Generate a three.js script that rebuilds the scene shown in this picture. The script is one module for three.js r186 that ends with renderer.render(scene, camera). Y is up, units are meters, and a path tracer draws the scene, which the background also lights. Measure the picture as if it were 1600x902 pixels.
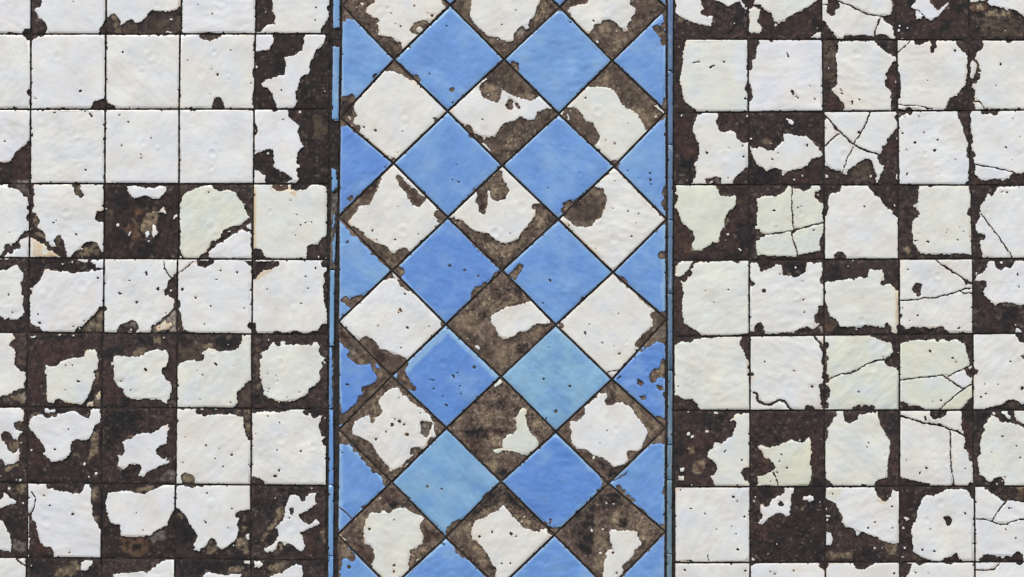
import * as THREE from 'three';
import { ImprovedNoise } from 'three/addons/math/ImprovedNoise.js';

// ---------- camera, sky, sun, exposure ----------
const MM = 0.001;                       // one unit of the wall's own measure is a millimetre
const CX = 800, CY = 451, EYE = 1.35;   // middle of the surveyed piece of wall, its height over the ground
const scene = new THREE.Scene();
const camera = new THREE.PerspectiveCamera(24, 1024 / 577, 0.05, 400);
camera.position.set(0, EYE, 0.4508 / Math.tan(THREE.MathUtils.degToRad(12)));
camera.lookAt(0, EYE, 0);
const renderer = new THREE.WebGLRenderer({ antialias: true });
renderer.setSize(1024, 577);
renderer.toneMapping = THREE.LinearToneMapping;
renderer.toneMappingExposure = 1.6;
renderer.shadowMap.enabled = true;

const perlin = new ImprovedNoise();
const pn = (x, y, z = 0) => perlin.noise(x, y, z);
function fbm(x, y, z, n = 4) { let a = 0, w = 0.5; for (let i = 0; i < n; i++) { a += w * pn(x, y, z + i * 7.3); x *= 2.03; y *= 2.03; w *= 0.5; } return a; }
function rng(seed) { let s = (seed * 2654435761 + 12345) >>> 0; return () => { s = (s + 0x6d2b79f5) >>> 0; let t = s; t = Math.imul(t ^ (t >>> 15), t | 1); t ^= t + Math.imul(t ^ (t >>> 7), t | 61); return ((t ^ (t >>> 14)) >>> 0) / 4294967296; }; }
const clamp = (x, a = 0, b = 1) => Math.min(b, Math.max(a, x));
const sstep = (a, b, x) => { const t = clamp((x - a) / (b - a)); return t * t * (3 - 2 * t); };
const mix3 = (a, b, t) => [a[0] + (b[0] - a[0]) * t, a[1] + (b[1] - a[1]) * t, a[2] + (b[2] - a[2]) * t];

const lin = (r, g, b) => { const c = new THREE.Color().setRGB(r / 255, g / 255, b / 255, THREE.SRGBColorSpace); return [c.r, c.g, c.b]; };

{ // thin bright overcast
  const w = 256, h = 128, d = new Float32Array(w * h * 4);
  for (let j = 0; j < h; j++) for (let i = 0; i < w; i++) {
    const th = ((j + 0.5) / h - 0.5) * Math.PI, ph = (i / w) * Math.PI * 2;
    const up = Math.max(0, Math.sin(th)), c = Math.cos(th);
    const cl = 0.5 + fbm(Math.cos(ph) * c * 2.2 + 5, Math.sin(ph) * c * 2.2 + 9, Math.sin(th) * 3, 4);
    const b = 0.62 + 0.55 * up + 0.22 * (cl - 0.5);
    const k = (j * w + i) * 4;
    d[k] = b * 0.97; d[k + 1] = b * 1.0; d[k + 2] = b * 1.06; d[k + 3] = 1;
  }
  const t = new THREE.DataTexture(d, w, h, THREE.RGBAFormat, THREE.FloatType);
  t.mapping = THREE.EquirectangularReflectionMapping; t.magFilter = THREE.LinearFilter; t.wrapS = THREE.RepeatWrapping; t.needsUpdate = true;
  scene.background = t; scene.environment = t;
  scene.backgroundIntensity = 0.8; scene.environmentIntensity = 0.8;
}
const sun = new THREE.DirectionalLight(0xfff4e6, 1.5);
sun.position.set(-1.0, EYE + 2.6, 1.5);
sun.target.position.set(0, EYE, 0);
sun.castShadow = true; sun.shadow.radius = 20; sun.shadow.mapSize.set(2048, 2048);
Object.assign(sun.shadow.camera, { left: -1.6, right: 1.6, top: 1.6, bottom: -1.6, near: 0.1, far: 8 });
scene.add(sun, sun.target);

// ---------- where every tile sits (millimetres on the wall, y downwards) ----------
const tiles = [];
const byId = {};
function addTile(id, kind, quad, extra = {}) { const t = { id, kind, quad, n: tiles.length, ...extra }; tiles.push(t); byId[id] = t; }
function field(side, X, Ya, Yb, xa, xb) {
  const y = (r, x) => Ya[r] + (Yb[r] - Ya[r]) * (x - xa) / (xb - xa);
  for (let r = 0; r < X.length; r++) for (let c = 0; c < 5; c++) {
    const nx = X[Math.min(r + 1, X.length - 1)], px = X[Math.max(r - 1, 0)];
    const top = (k) => X[r][k] + 0.3 * (px[k] - X[r][k]), bot = (k) => X[r][k] + 0.3 * (nx[k] - X[r][k]);
    addTile(side + r + c, 'white', [[top(c), y(r, top(c))], [top(c + 1), y(r, top(c + 1))], [bot(c + 1), y(r + 1, bot(c + 1))], [bot(c), y(r + 1, bot(c))]]);
  }
}
field('L', [
  [-70, 48.5, 166, 284, 400.5, 516], [-70, 48, 164.8, 280, 398, 515], [-70, 47.3, 164, 279.5, 396.5, 514],
  [-72, 46, 162.5, 280, 395, 511.5], [-72, 45, 162.5, 276, 394, 512], [-74, 41, 158.5, 276.5, 393.5, 512],
  [-75, 42.5, 159, 275, 392.5, 510.5], [-75, 43, 158, 273.5, 391.5, 509], [-76, 40.5, 158, 273, 392, 509]],
  [-64, 53.5, 171, 287, 403, 519.5, 636, 754.5, 871, 990], [-64, 53, 170.5, 287.5, 405.8, 523, 639, 759, 876, 992], 0, 510);
field('R', [
  [1053, 1168.7, 1283.5, 1400, 1514.5, 1630], [1052.5, 1169, 1286, 1402, 1514.5, 1630], [1052.5, 1170.5, 1288, 1404, 1515, 1631],
  [1053, 1171, 1288, 1404, 1518.7, 1634], [1052.5, 1170.5, 1288, 1405.5, 1521, 1636], [1053, 1172, 1288, 1405.5, 1520, 1636],
  [1053, 1172, 1288.5, 1405.7, 1521.3, 1637], [1054.5, 1172.3, 1289.5, 1406, 1523.5, 1638], [1054, 1172, 1290, 1406.5, 1523.5, 1638]],
  [-55, 61, 176, 288.5, 407, 526, 641.7, 761, 879.5, 996], [-55, 62.5, 172, 289.5, 404, 521, 641, 760, 878, 994], 1050, 1600);
// the diamond band: A points lie on blue rows, B points on white rows
const A = [[[616, -72], [788, -72], [957, -70]], [[615.8, 92.8], [787.7, 92.8], [956.7, 94.8]], [[614.8, 255], [784.7, 258.7], [959.7, 259.7]], [[612.8, 422.7], [784.7, 422.7], [957.7, 425.7]],
  [[611.8, 587.7], [782.7, 588.7], [956.3, 593]], [[611.8, 753.6], [782.7, 752.6], [950.5, 755.6]], [[611, 919], [780, 919], [951, 921]]];
const B = [[[534, 8], [703.5, 8], [874.5, 11], [1041.5, 12]], [[531, 184], [699.5, 174], [873, 178], [1041.5, 175]], [[529, 338.5], [699.6, 340], [872.5, 343], [1041.5, 343]],
  [[528.5, 503], [696.6, 507], [868.5, 508], [1041.5, 499]], [[529, 672], [697.6, 669], [868.5, 675], [1040.5, 669]], [[527, 836], [696.6, 840], [866.5, 836], [1040, 831]], [[527, 1001], [696, 1003], [865, 1000], [1039, 996]]];
for (let r = 0; r < 7; r++) {
  const up = (k) => r ? B[r - 1][k] : [B[0][k][0], B[0][k][1] - 165];
  const mid = (p, q) => [(p[0] + q[0]) / 2, (p[1] + q[1]) / 2];
  addTile('H' + r + 0, 'blue', [up(0), A[r][0], B[r][0], mid(B[r][0], up(0))], { half: true });
  addTile('D' + r + 1, 'blue', [up(1), A[r][1], B[r][1], A[r][0]]);
  addTile('D' + r + 2, 'blue', [up(2), A[r][2], B[r][2], A[r][1]]);
  addTile('H' + r + 3, 'blue', [up(3), mid(up(3), B[r][3]), B[r][3], A[r][2]], { half: true });
  if (r < 6) for (let k = 0; k < 3; k++) addTile('W' + r + k, 'white', [A[r][k], B[r][k + 1], A[r + 1][k], B[r][k]], { diamond: true });
}
// narrow rounded trim tiles on both sides of the band
const LB = [-45, 62, 187, 300, 422, 541, 639, 758, 869, 985], LX0 = [520.2, 519.8, 518.2, 517.4, 515.4, 514.2, 513.8, 513.2, 512.6, 512.4], LX1 = [531.5, 531, 529.4, 527.5, 523, 522, 521, 521.5, 521, 521];
const RB = [-6, 110, 226, 344, 459, 579, 695, 750, 866, 980], RX0 = [1043.2, 1043.2, 1043.4, 1043.4, 1043.2, 1043.4, 1042.6, 1042, 1041.6, 1041.4], RX1 = [1052, 1051.6, 1051.6, 1051.4, 1051, 1051, 1051, 1050.4, 1050.2, 1050];
for (let i = 0; i < 9; i++) addTile('TL' + i, 'trim', [[LX0[i], LB[i]], [LX1[i], LB[i]], [LX1[i + 1], LB[i + 1]], [LX0[i + 1], LB[i + 1]]], { side: 0 });
for (let i = 0; i < 9; i++) addTile('TR' + i, 'trim', [[RX0[i], RB[i]], [RX1[i], RB[i]], [RX1[i + 1], RB[i + 1]], [RX0[i + 1], RB[i + 1]]], { side: 1 });

// ---------- the damage survey: where the glaze is left, chipped, cracked and stained ----------
const SS = 2, OX = -84, OY = -76, GW = 1740 * SS, GH = 1080 * SS;
const mask = new Uint8Array(GW * GH).fill(1), owner = new Int16Array(GW * GH).fill(-1), stain = new Uint8Array(GW * GH), tint = new Uint8Array(GW * GH);
function scan(poly, fn) {             // calls fn(index) for every cell whose middle is inside the polygon
  let y0 = Infinity, y1 = -Infinity;
  for (const p of poly) { y0 = Math.min(y0, p[1]); y1 = Math.max(y1, p[1]); }
  const ja = Math.max(0, Math.ceil((y0 - OY) * SS - 0.5)), jb = Math.min(GH - 1, Math.floor((y1 - OY) * SS - 0.5));
  for (let j = ja; j <= jb; j++) {
    const y = (j + 0.5) / SS + OY, xs = [];
    for (let i = 0, k = poly.length - 1; i < poly.length; k = i++) {
      const [xa, ya] = poly[i], [xb, yb] = poly[k];
      if ((ya > y) !== (yb > y)) xs.push(xa + (y - ya) * (xb - xa) / (yb - ya));
    }
    xs.sort((a, b) => a - b);
    for (let q = 0; q + 1 < xs.length; q += 2) {
      const ia = Math.max(0, Math.ceil((xs[q] - OX) * SS - 0.5)), ib = Math.min(GW - 1, Math.floor((xs[q + 1] - OX) * SS - 0.5));
      for (let i = ia; i <= ib; i++) fn(j * GW + i);
    }
  }
}
for (const t of tiles) scan(t.quad, (k) => { owner[k] = t.n; });
let zx = 0, zy = 0, zs = 1;
const Z = (x, y, s) => { zx = x; zy = y; zs = s; };          // the survey sheet: corner and scale
const pts = (s) => s.trim().split(/\s+/).map((q) => { const [x, y] = q.split(',').map(Number); return [zx + x / zs, zy + y / zs]; });
const disc = (x, y, r) => { const o = []; for (let i = 0; i < 14; i++) { const a = i / 14 * 6.2832; o.push([x + r * Math.cos(a), y + r * Math.sin(a)]); } return o; };
let edgeSeed = 1, zone = 'L';
const zoneOf = (t) => (t.kind === 'trim' ? 'T' : t.diamond || t.kind === 'blue' ? 'B' : t.id[0]);
const inZone = (k) => owner[k] < 0 || zoneOf(tiles[owner[k]]) === zone;
function scallop(poly, side, only) { // broken glaze flakes off in little shells along the edge; side 1 = the chip lies inside the polygon
  let a2 = 0; for (let i = 0, j = poly.length - 1; i < poly.length; j = i++) a2 += poly[j][0] * poly[i][1] - poly[i][0] * poly[j][1];
  if (Math.abs(a2) < 160) return;
  const r = rng(edgeSeed++ * 13 + 3), sg = Math.sign(a2) * side; let next = r() * 4, run = 0;
  for (let i = 0; i < poly.length; i++) {
    const a = poly[i], b = poly[(i + 1) % poly.length], dx = b[0] - a[0], dy = b[1] - a[1], l = Math.hypot(dx, dy); if (l < 1e-6) continue;
    while (next < run + l) {
      const t = (next - run) / l, R = 1.6 + r() * r() * 5, dep = 0.4 + r() * 1.3, o = R - dep, x = a[0] + dx * t - sg * dy / l * o, y = a[1] + dy * t + sg * dx / l * o;
      const gi = Math.round((x - OX) * SS), gj = Math.round((y - OY) * SS), ow = gi >= 0 && gj >= 0 && gi < GW && gj < GH ? owner[gj * GW + gi] : -1;
      if (only === undefined || ow === only) scan(disc(x, y, R), (k) => { if (only === undefined ? inZone(k) : owner[k] === only) mask[k] = 0; });
      next += R * (0.9 + r() * 0.9);
    }
    run += l;
  }
}
function offset(poly, d) { // grow a polygon by d
  let a2 = 0; for (let i = 0, j = poly.length - 1; i < poly.length; j = i++) a2 += poly[j][0] * poly[i][1] - poly[i][0] * poly[j][1];
  if (Math.abs(a2) < 160) return poly;
  const sg = Math.sign(a2), n = poly.length;
  return poly.map((p, i) => { const a = poly[(i + n - 1) % n], b = poly[(i + 1) % n], dx = b[0] - a[0], dy = b[1] - a[1], l = Math.hypot(dx, dy) || 1; return [p[0] + sg * dy / l * d, p[1] - sg * dx / l * d]; });
}
const C = (...ss) => ss.forEach((s) => { const p = offset(pts(s), -0.5); scan(p, (k) => { if (inZone(k)) mask[k] = 0; }); scallop(p, 1); });                 // chips
function keepIn(poly, fresh) {
  const cnt = new Map(); scan(poly, (k) => { if (owner[k] >= 0) cnt.set(owner[k], (cnt.get(owner[k]) || 0) + 1); });
  let best = -1, m = 0; for (const [o, c] of cnt) if (c > m) { m = c; best = o; }
  if (best < 0) return;
  if (fresh) scan(tiles[best].quad, (k) => { if (owner[k] === best) mask[k] = 0; });
  scan(poly, (k) => { if (owner[k] === best) mask[k] = 1; });
  scallop(poly, -1, best);
}
const F = (s) => keepIn(offset(pts(s), 0.8), true);                         // a tile that has lost its glaze but for this island
const K = (...ss) => ss.forEach((s) => keepIn(offset(pts(s), 0.6), false)); // a further island
const KD = (s) => s.trim().split(/\s+/).forEach((q) => { const [x, y, r] = q.split(',').map(Number); keepIn(disc(zx + x / zs, zy + y / zs, Math.max(1.3, r / zs)), false); });
const D = (s) => s.trim().split(/\s+/).forEach((q) => { const [x, y, r, e] = q.split(',').map(Number); if (r < 7) return; const R = Math.max(0.95, r / zs * 0.84), p = disc(zx + x / zs, zy + y / zs, R); if (e) for (const v of p) v[1] += (v[0] - zx - x / zs) * e / 10; scan(p, (k) => { mask[k] = 0; }); });
function W(s, w) {                                               // a crack of width w
  const p = pts(s), h = Math.max(0.85, w / zs * 0.5);
  for (let i = 0; i + 1 < p.length; i++) {
    const dx = p[i + 1][0] - p[i][0], dy = p[i + 1][1] - p[i][1], l = Math.hypot(dx, dy) || 1, nx = -dy / l * h, ny = dx / l * h;
    scan([[p[i][0] + nx, p[i][1] + ny], [p[i + 1][0] + nx, p[i + 1][1] + ny], [p[i + 1][0] - nx, p[i + 1][1] - ny], [p[i][0] - nx, p[i][1] - ny]], (k) => { mask[k] = 0; });
    scan(disc(p[i + 1][0], p[i + 1][1], h), (k) => { mask[k] = 0; });
  }
}
const STAINS = [null, [0.46, 0.37, 0.26], [0.23, 0.135, 0.085], [0.016, 0.017, 0.024], [0.30, 0.28, 0.26], [0.100, 0.056, 0.050], [0.62, 0.57, 0.50], [0.16, 0.125, 0.095]];
const KINDS = { tan: 1, orange: 2, dark: 3, grey: 4, rust: 5, pale: 6, brown: 7 };
const TINTS = [null, lin(214, 190, 150), lin(228, 230, 238), lin(218, 219, 200), lin(216, 194, 170), lin(150, 146, 140)];
const GL = { tan: 1, white: 2, olive: 3, orange: 4, grey: 5 };
const P = (kind, ...ss) => ss.forEach((s) => scan(pts(s), (k) => { tint[k] = GL[kind]; }));   // discoloured glaze
const S = (kind, ...ss) => ss.forEach((s) => scan(pts(s), (k) => { stain[k] = KINDS[kind]; }));

// left field
Z(0, 0, 5.0125);
C('245,-60 325,-60 325,0 325,45 300,52 275,60 270,80 290,110 295,150 330,155 355,180 362,215 357,262 335,292 310,285 240,320 210,315 175,260 185,235 245,215', '30,270 60,250 130,255 180,270');
C('775,265 785,215 825,160 880,110 920,130 945,180 950,215 980,170 1030,152 1065,180 1110,175 1150,125 1180,90 1203,82 1240,88 1330,90 1378,70 1426,60 1426,272 780,275');
S('tan', '880,110 920,150 945,200 945,262 890,262 905,200 870,150'); S('brown', '960,190 1050,170 1080,260 960,260', '1130,190 1420,120 1420,260 1130,260');
C('207,725 220,697 245,697 245,750 220,752', '90,855 110,840 135,845 145,855', '715,838 725,812 760,785 805,770 830,772 845,830 900,840 905,860 830,868 740,858');
K('1283,255 1305,243 1348,250 1343,262'); KD('1342,155,8');
D('962,412,11 630,710,13 665,680,5 280,775,7 430,885,8 110,435,6 570,15,7 80,30,6 1005,310,5');
Z(240, 0, 5.0125);
C('340,285 400,262 425,250 475,258 525,285 480,310 440,325 400,315', '460,845 465,795 490,765 520,765 545,795 553,848', '780,320 800,310 805,405 780,400', '770,570 785,545 805,540 805,625 785,625', '200,730 218,740 215,765 200,768', '20,270 40,292 60,272');
S('tan', '390,290 480,290 450,330 410,320');
C('805,-60 925,-60 925,0 935,40 935,90 955,145 935,180 890,195 850,235 805,255');
C('940,270 1170,270 1175,330 1165,390 1130,420 1090,438 1020,450 1035,520 1025,580 960,605 870,625 840,660 855,678 890,690 920,730 945,770 950,810 970,850 790,850 770,790 775,730 790,690 790,620 775,590 778,550 800,520 795,410 850,395 905,395 920,360 945,320');
D('945,182,10 348,38,8 460,110,9 500,585,10 457,543,9 600,397,8 268,470,8 765,650,8 1005,705,9 155,475,6 530,680,5 437,735,7 710,765,6 345,65,5'); KD('806,528,8');
Z(360, 0, 6.015);
C('935,40 945,-60 1000,-60 1000,902 620,902 640,810 645,760 680,720 735,685 745,660 750,580 785,550 790,500 815,460 860,450 885,380 890,325 845,305 855,265 880,235 915,190 930,150 920,120 905,75');
D('800,72,11 792,195,10 478,845,8 355,407,6');
Z(350, 150, 6.015);
C('680,0 690,50 670,100 600,130 610,190 650,240 705,270 690,330 710,400 725,440 750,462 725,490 700,530 680,590 685,625 715,660 685,690 690,750 710,780 650,850 690,880 760,870 820,820 900,830 950,850 975,902 1040,902 1040,0');
KD('712,150,14'); K('725,462 752,455 745,480 712,495'); S('brown', '850,180 930,180 980,300 960,420 850,410'); S('rust', '700,100 800,110 690,240 640,210');
C('285,570 300,540 360,520 400,500 440,497 465,530 470,600 465,670 520,700 600,740 630,770 615,800 560,830 400,830 390,790 395,750 350,730 300,695 285,680', '285,235 315,300 320,330 300,370 280,375');
KD('415,540,10'); D('555,222,8 290,370,4');
Z(0, 170, 5.0125);
C('240,260 215,270 165,310 115,350 90,400 80,415 30,420 0,435 -20,440 -20,582 240,582', '75,588 240,588 240,720 215,705 150,640', '245,170 258,195 258,215 245,225', '238,270 252,285 240,300');
S('rust', '100,360 230,280 235,560 120,560 90,440'); S('grey', '90,595 235,595 235,710 150,640'); S('pale', '110,572 230,560 230,585 130,590');
D('708,45,15,9 718,58,13 430,32,9 670,18,9 593,165,6 635,185,5 668,478,10 35,257,9 940,52,10 1002,100,12 952,290,9 1100,355,9 1110,385,9 1185,230,8 805,165,7 810,325,6');
Z(0, 280, 5.0125);
C('238,45 262,80 272,120 262,160 255,240 258,300 285,290 310,310 315,345 290,385 320,395 345,420 360,445 355,475 410,535 440,520 425,480 440,445 475,443 497,480 505,530 522,575 525,612 470,608 410,560 340,510 270,465 258,460 235,460', '550,615 580,580 635,540 665,500 720,490 755,495 780,530 785,560 810,575 820,600 750,612', '575,40 620,40 630,90 655,120 645,145 620,150 585,120', '745,300 755,260 780,248 825,250 825,335 780,335 755,325');
C('235,405 195,405 165,440 140,490 60,560 -15,610 20,615 90,545 180,465 240,435');
S('tan', '265,300 300,300 305,370 270,390', '270,400 345,430 340,460 290,450', '640,560 760,510 770,590 600,610', '585,60 620,60 645,130 610,140', '430,450 470,450 470,500 440,500');
D('420,345,10,2 440,328,7 600,435,9 77,415,8 590,430,8');
C('-20,630 220,612 560,612 600,620 810,608 750,655 735,690 705,720 640,730 560,735 520,725 490,715 450,725 390,715 345,705 340,740 310,790 275,835 240,860 240,902 170,902 165,840 185,800 190,740 150,700 130,672 80,690 40,710 -20,725');
K('690,640 760,632 830,625 830,700 735,690 745,665', '600,628 690,632 682,652 640,652'); KD('563,648,9');
F('990,60 1030,55 1203,75 1240,60 1300,55 1300,100 1260,130 1240,160 1170,140 1110,130 1050,150 1030,145 1010,100');
K('1000,435 1015,405 1025,415 1005,445', '1130,415 1203,390 1235,400 1232,440 1203,470 1165,500 1150,460'); KD('925,360,12');
S('tan', '1140,280 1203,240 1235,260 1230,420 1130,430 1100,380'); S('orange', '1050,230 1120,220 1120,270 1050,280', '960,380 1060,350 1120,470 1050,500'); S('brown', '830,240 880,240 880,420 830,400'); S('dark', '1040,140 1180,150 1180,230 1130,220 1050,200', '1100,470 1230,500 1230,600 1080,620', '900,100 1000,110 1000,220 920,230', '1240,230 1300,240 1290,330 1240,330');
Z(240, 280, 5.0125);
K('75,205 60,240 30,260 75,265 95,270', '180,265 150,310 155,320 185,290', '-10,350 15,360 30,420 -10,470');
F('205,200 240,110 300,90 340,70 400,50 460,52 480,80 520,98 550,80 600,90 640,105 660,150 700,190 710,230 735,270 750,305 690,360 600,372 545,400 525,430 520,465 480,510 400,575 320,632 250,632 210,575');
K('430,570 480,530 560,475 640,425 700,395 760,415 765,640 660,628 620,618 430,625', '720,368 765,330 765,405', '200,595 235,630 200,630', '575,410 610,395 600,415');
C('780,550 830,548 860,590 870,628 780,630', '930,50 1050,50 1030,85 990,95 950,85'); S('orange', '930,50 1060,50 1030,92 960,92'); S('brown', '715,230 760,190 765,310', '205,60 270,60 230,120 210,180');
C('340,640 470,640 445,670 405,690 370,675', '150,780 180,740 180,902 85,902 90,870 125,840 110,800', '715,640 780,640 775,690 745,680', '780,645 980,645 950,680 920,710 860,715 830,750 790,780 775,780');
W('185,745 230,720 270,680 310,640', 8); W('78,640 82,690 110,740 150,780', 9);
D('35,857,18 655,730,14 222,862,14 490,790,8 520,718,9 430,108,8 1075,165,7 1120,280,8 1185,345,9 1155,360,9 290,437,7 355,445,6 260,287,7 890,862,7 1190,760,8');
Z(0, 390, 5.0125);
C('190,180 165,270 185,380 180,430 188,500 165,530 120,545 90,550 65,535 45,555 20,540 -20,515 -20,645 230,650 360,658 330,630 280,600 250,590 232,575 232,300 240,180', '805,440 750,495 690,560 640,600 600,620 585,650 810,655 810,450', '915,645 920,610 950,590 990,575 1020,555 1060,560 1085,600 1080,635 1060,648');
S('tan', '790,480 710,560 650,640 800,645 800,480'); S('pale', '700,600 750,560 740,620'); S('grey', '960,590 1060,570 1060,620');
D('770,225,11 300,512,11 310,578,12 575,600,8 660,560,9 1145,180,17 1148,198,12 1010,248,9 940,345,14 932,340,9 1070,412,12 65,355,8 95,495,9');
C('440,655 480,648 540,652 600,660');
Z(0, 510, 5.0125);
C('110,45 120,100 80,130 85,160 115,180 120,300 155,350 205,365 205,485 150,495 90,520 -20,560 -20,634 235,634 235,45'); S('tan', '20,580 190,510 195,600 60,570'); S('pale', '150,540 195,510 195,590', '0,590 40,560 50,590'); S('brown', '130,60 200,60 200,330 140,300');
F('360,305 385,310 440,315 475,285 500,265 560,250 620,250 650,240 670,195 700,180 740,182 760,220 775,270 770,330 735,350 745,410 720,450 700,530 660,590 620,610 560,605 515,600 470,570 440,575 420,600 375,595 370,520 365,400 355,340');
K('225,85 300,62 262,92', '690,600 735,580 730,630 680,632', '750,540 785,510 785,575 760,570'); S('tan', '690,605 780,520 787,628 670,632', '735,350 765,335 765,450 730,440'); S('rust', '250,200 500,120 640,200 440,300 340,320 300,600 240,600', '830,250 900,420 970,560 830,620'); S('dark', '260,70 640,60 640,90 270,110', '1080,80 1203,70 1203,150 1080,140'); KD('465,68,9 575,70,9 825,150,9 810,212,8');
F('885,255 900,232 960,240 1060,240 1120,228 1170,190 1203,185 1250,185 1298,190 1318,215 1323,260 1303,310 1268,330 1263,360 1283,400 1333,435 1343,500 1323,560 1313,605 1263,580 1223,572 1203,575 1130,565 1090,580 1020,570 985,545 965,490 920,465 890,410 895,340');
S('tan', '1040,200 1150,170 1140,220 1050,235', '1200,90 1260,90 1260,140 1200,140'); D('1138,340,16 515,305,9 567,305,8 610,430,9 625,430,8 513,500,8 1022,503,9 950,430,9');
Z(0, 630, 5.0125);
C('165,38 185,60 185,140 150,140 115,155 112,190 130,210 175,225 130,290 105,290 95,260 75,230 40,222 10,240 8,275 40,310 60,360 95,395 130,380 150,340 155,440 110,480 55,490 35,498 30,460 0,440 -20,440 -20,622 235,622 235,38'); S('tan', '60,300 140,300 140,370 90,390', '20,520 120,470 150,480 60,540'); S('brown', '115,155 180,150 180,215 130,205'); KD('157,606,10');
F('230,130 260,105 320,90 350,110 420,95 520,70 590,68 650,110 700,125 715,45 785,45 785,110 775,150 740,185 720,230 690,285 640,290 590,280 555,320 555,390 520,425 480,445 430,458 390,450 360,410 325,385 350,370 345,330 310,280 270,245 245,215 230,180');
K('340,45 440,50 435,75 345,75'); KD('660,478,11 755,552,13 800,612,16'); S('tan', '640,95 700,80 690,122', '715,250 770,210 770,380 690,440', '560,400 620,390 610,440', '235,90 320,80 250,120'); S('rust', '235,260 320,310 340,360 320,420 380,470 250,500'); D('537,203,8 435,362,11');
F('955,310 1040,260 1120,232 1198,240 1253,195 1313,160 1325,200 1308,240 1303,320 1253,335 1225,380 1253,430 1333,450 1328,470 1253,490 1198,520 1150,540 1120,575 1070,575 1095,540 1105,490 1060,480 1010,480 965,520 920,490 930,440 915,415 970,400 980,370');
S('rust', '870,420 930,420 950,520 900,520'); S('tan', '900,500 960,500 950,540', '1000,250 1060,240 960,300'); S('dark', '820,60 1150,60 1000,230 880,400 820,400'); S('grey', '1238,610 1293,550 1363,500 1368,615');
Z(240, 630, 5.0125);
C('335,45 380,50 600,45 640,48 710,48 768,48 768,292 745,292 720,240 708,180 705,120 690,95 640,100 600,80 560,85 430,92 380,85', '210,600 215,570 245,552 290,555 320,590 315,632 230,632', '230,625 310,628 290,660 260,650', '770,580 830,590 865,610 880,648 770,648', '770,40 1060,40 1020,72 870,65 800,72', '380,635 400,665 420,640');
S('orange', '255,585 290,585 290,615 255,615'); S('tan', '710,60 760,60 760,130 715,120', '720,160 755,170 745,260 725,220', '610,60 690,70 640,95');
D('413,333,11 515,355,9 612,405,12 483,433,9 543,495,11 250,262,8 232,462,7 742,483,9 980,525,14 955,572,15 970,368,9 800,243,9 985,153,8 895,103,9 1155,378,9 490,380,5 595,215,6 775,480,12 795,462,8 895,392,5');
C('20,380 45,340 95,325 105,330 95,390 60,415 35,410');
Z(400, 600, 7.52);
C('560,300 590,370 640,380 670,405 700,400 740,375 770,375 760,440 740,480 740,550 770,610 810,630 770,660 790,710 830,740 860,740 860,300'); K('610,345 640,345 645,395 620,390');
Z(0, 722, 5.0125);
F('35,235 60,260 95,295 130,305 125,330 60,335 10,365 -20,360 -20,300 20,280'); K('-20,440 10,460 30,480 50,520 75,560 80,620 95,670 85,705 -20,690');
S('tan', '70,190 200,180 190,240 110,280 60,230'); S('grey', '80,600 190,640 190,700 110,690'); S('rust', '-20,695 80,705 60,725 -20,720'); W('200,680 150,690 95,740', 8);
C('370,160 650,160 650,220 630,245 580,250 540,235 480,230 420,215 380,190', '715,160 735,190 715,230 705,310 725,340 720,400 740,450 765,500 780,520 800,520 800,160', '228,400 255,450 280,480 290,560 310,620 330,660 400,668 420,720 390,750 225,750');
W('245,232 275,270 275,330 262,380 240,400', 11); S('tan', '715,200 760,190 765,320 720,310', '740,420 770,430 765,480'); S('rust', '240,420 280,490 320,650 410,680 400,730 250,700');
D('345,262,11 390,342,9 568,408,13 545,712,9');
F('850,240 940,235 1020,225 1060,245 1130,250 1198,215 1243,195 1293,185 1368,175 1360,370 1328,430 1313,500 1263,520 1203,545 1180,575 1080,585 1000,585 950,580 940,500 910,485 870,480 850,430 830,370 830,300');
S('orange', '950,600 1060,580 1170,595 1165,700 1100,745 1000,730 955,680'); S('dark', '1030,640 1110,640 1100,690 1040,690'); S('tan', '1050,210 1200,190 1180,240 1080,245'); D('1065,397,9 1115,535,10 1105,550,6');
C('115,755 155,800 205,830 215,820 160,785 130,745'); K('205,470 222,440 225,530 210,530');
F('630,790 660,775 730,770 720,800 670,850 640,850'); S('tan', '430,860 600,770 620,860 580,895 430,900'); S('dark', '230,790 420,760 420,890 230,890', '600,850 760,800 770,890 700,890');
F('890,880 1000,870 1110,860 1150,865 1198,835 1243,800 1293,765 1365,762 1365,1000 880,1000');
Z(240, 722, 5.0125);
S('tan', '215,130 250,92 290,95 318,130 310,165 225,165');
F('185,190 230,185 260,200 310,200 340,185 380,200 410,180 765,180 755,375 700,380 650,395 640,430 665,440 655,490 665,530 650,560 650,600 620,630 580,660 545,685 500,665 485,610 455,600 425,620 405,660 370,680 355,712 320,690 315,640 340,585 330,540 300,505 265,450 240,400 200,370 175,360');
K('725,570 748,562 750,612 735,612'); S('tan', '410,630 450,610 490,650 490,720 420,720', '640,600 720,600 745,720 650,700', '690,500 740,520 700,550', '190,390 230,410 230,450 200,430'); S('dark', '170,480 300,520 320,590 280,640 180,640'); S('grey', '-20,560 90,530 100,600 -20,640');
D('420,243,10 612,362,11 408,478,11 400,462,7 585,517,9 518,232,6 537,345,6 665,225,7');
F('395,885 430,858 500,880 550,885 600,880 680,875 690,1000 380,1000'); K('705,775 755,772 755,802 710,797'); S('dark', '190,780 560,780 560,860 420,850 300,895 190,895'); S('tan', '590,830 690,820 690,870 590,870');
Z(400, 782, 7.52);
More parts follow.
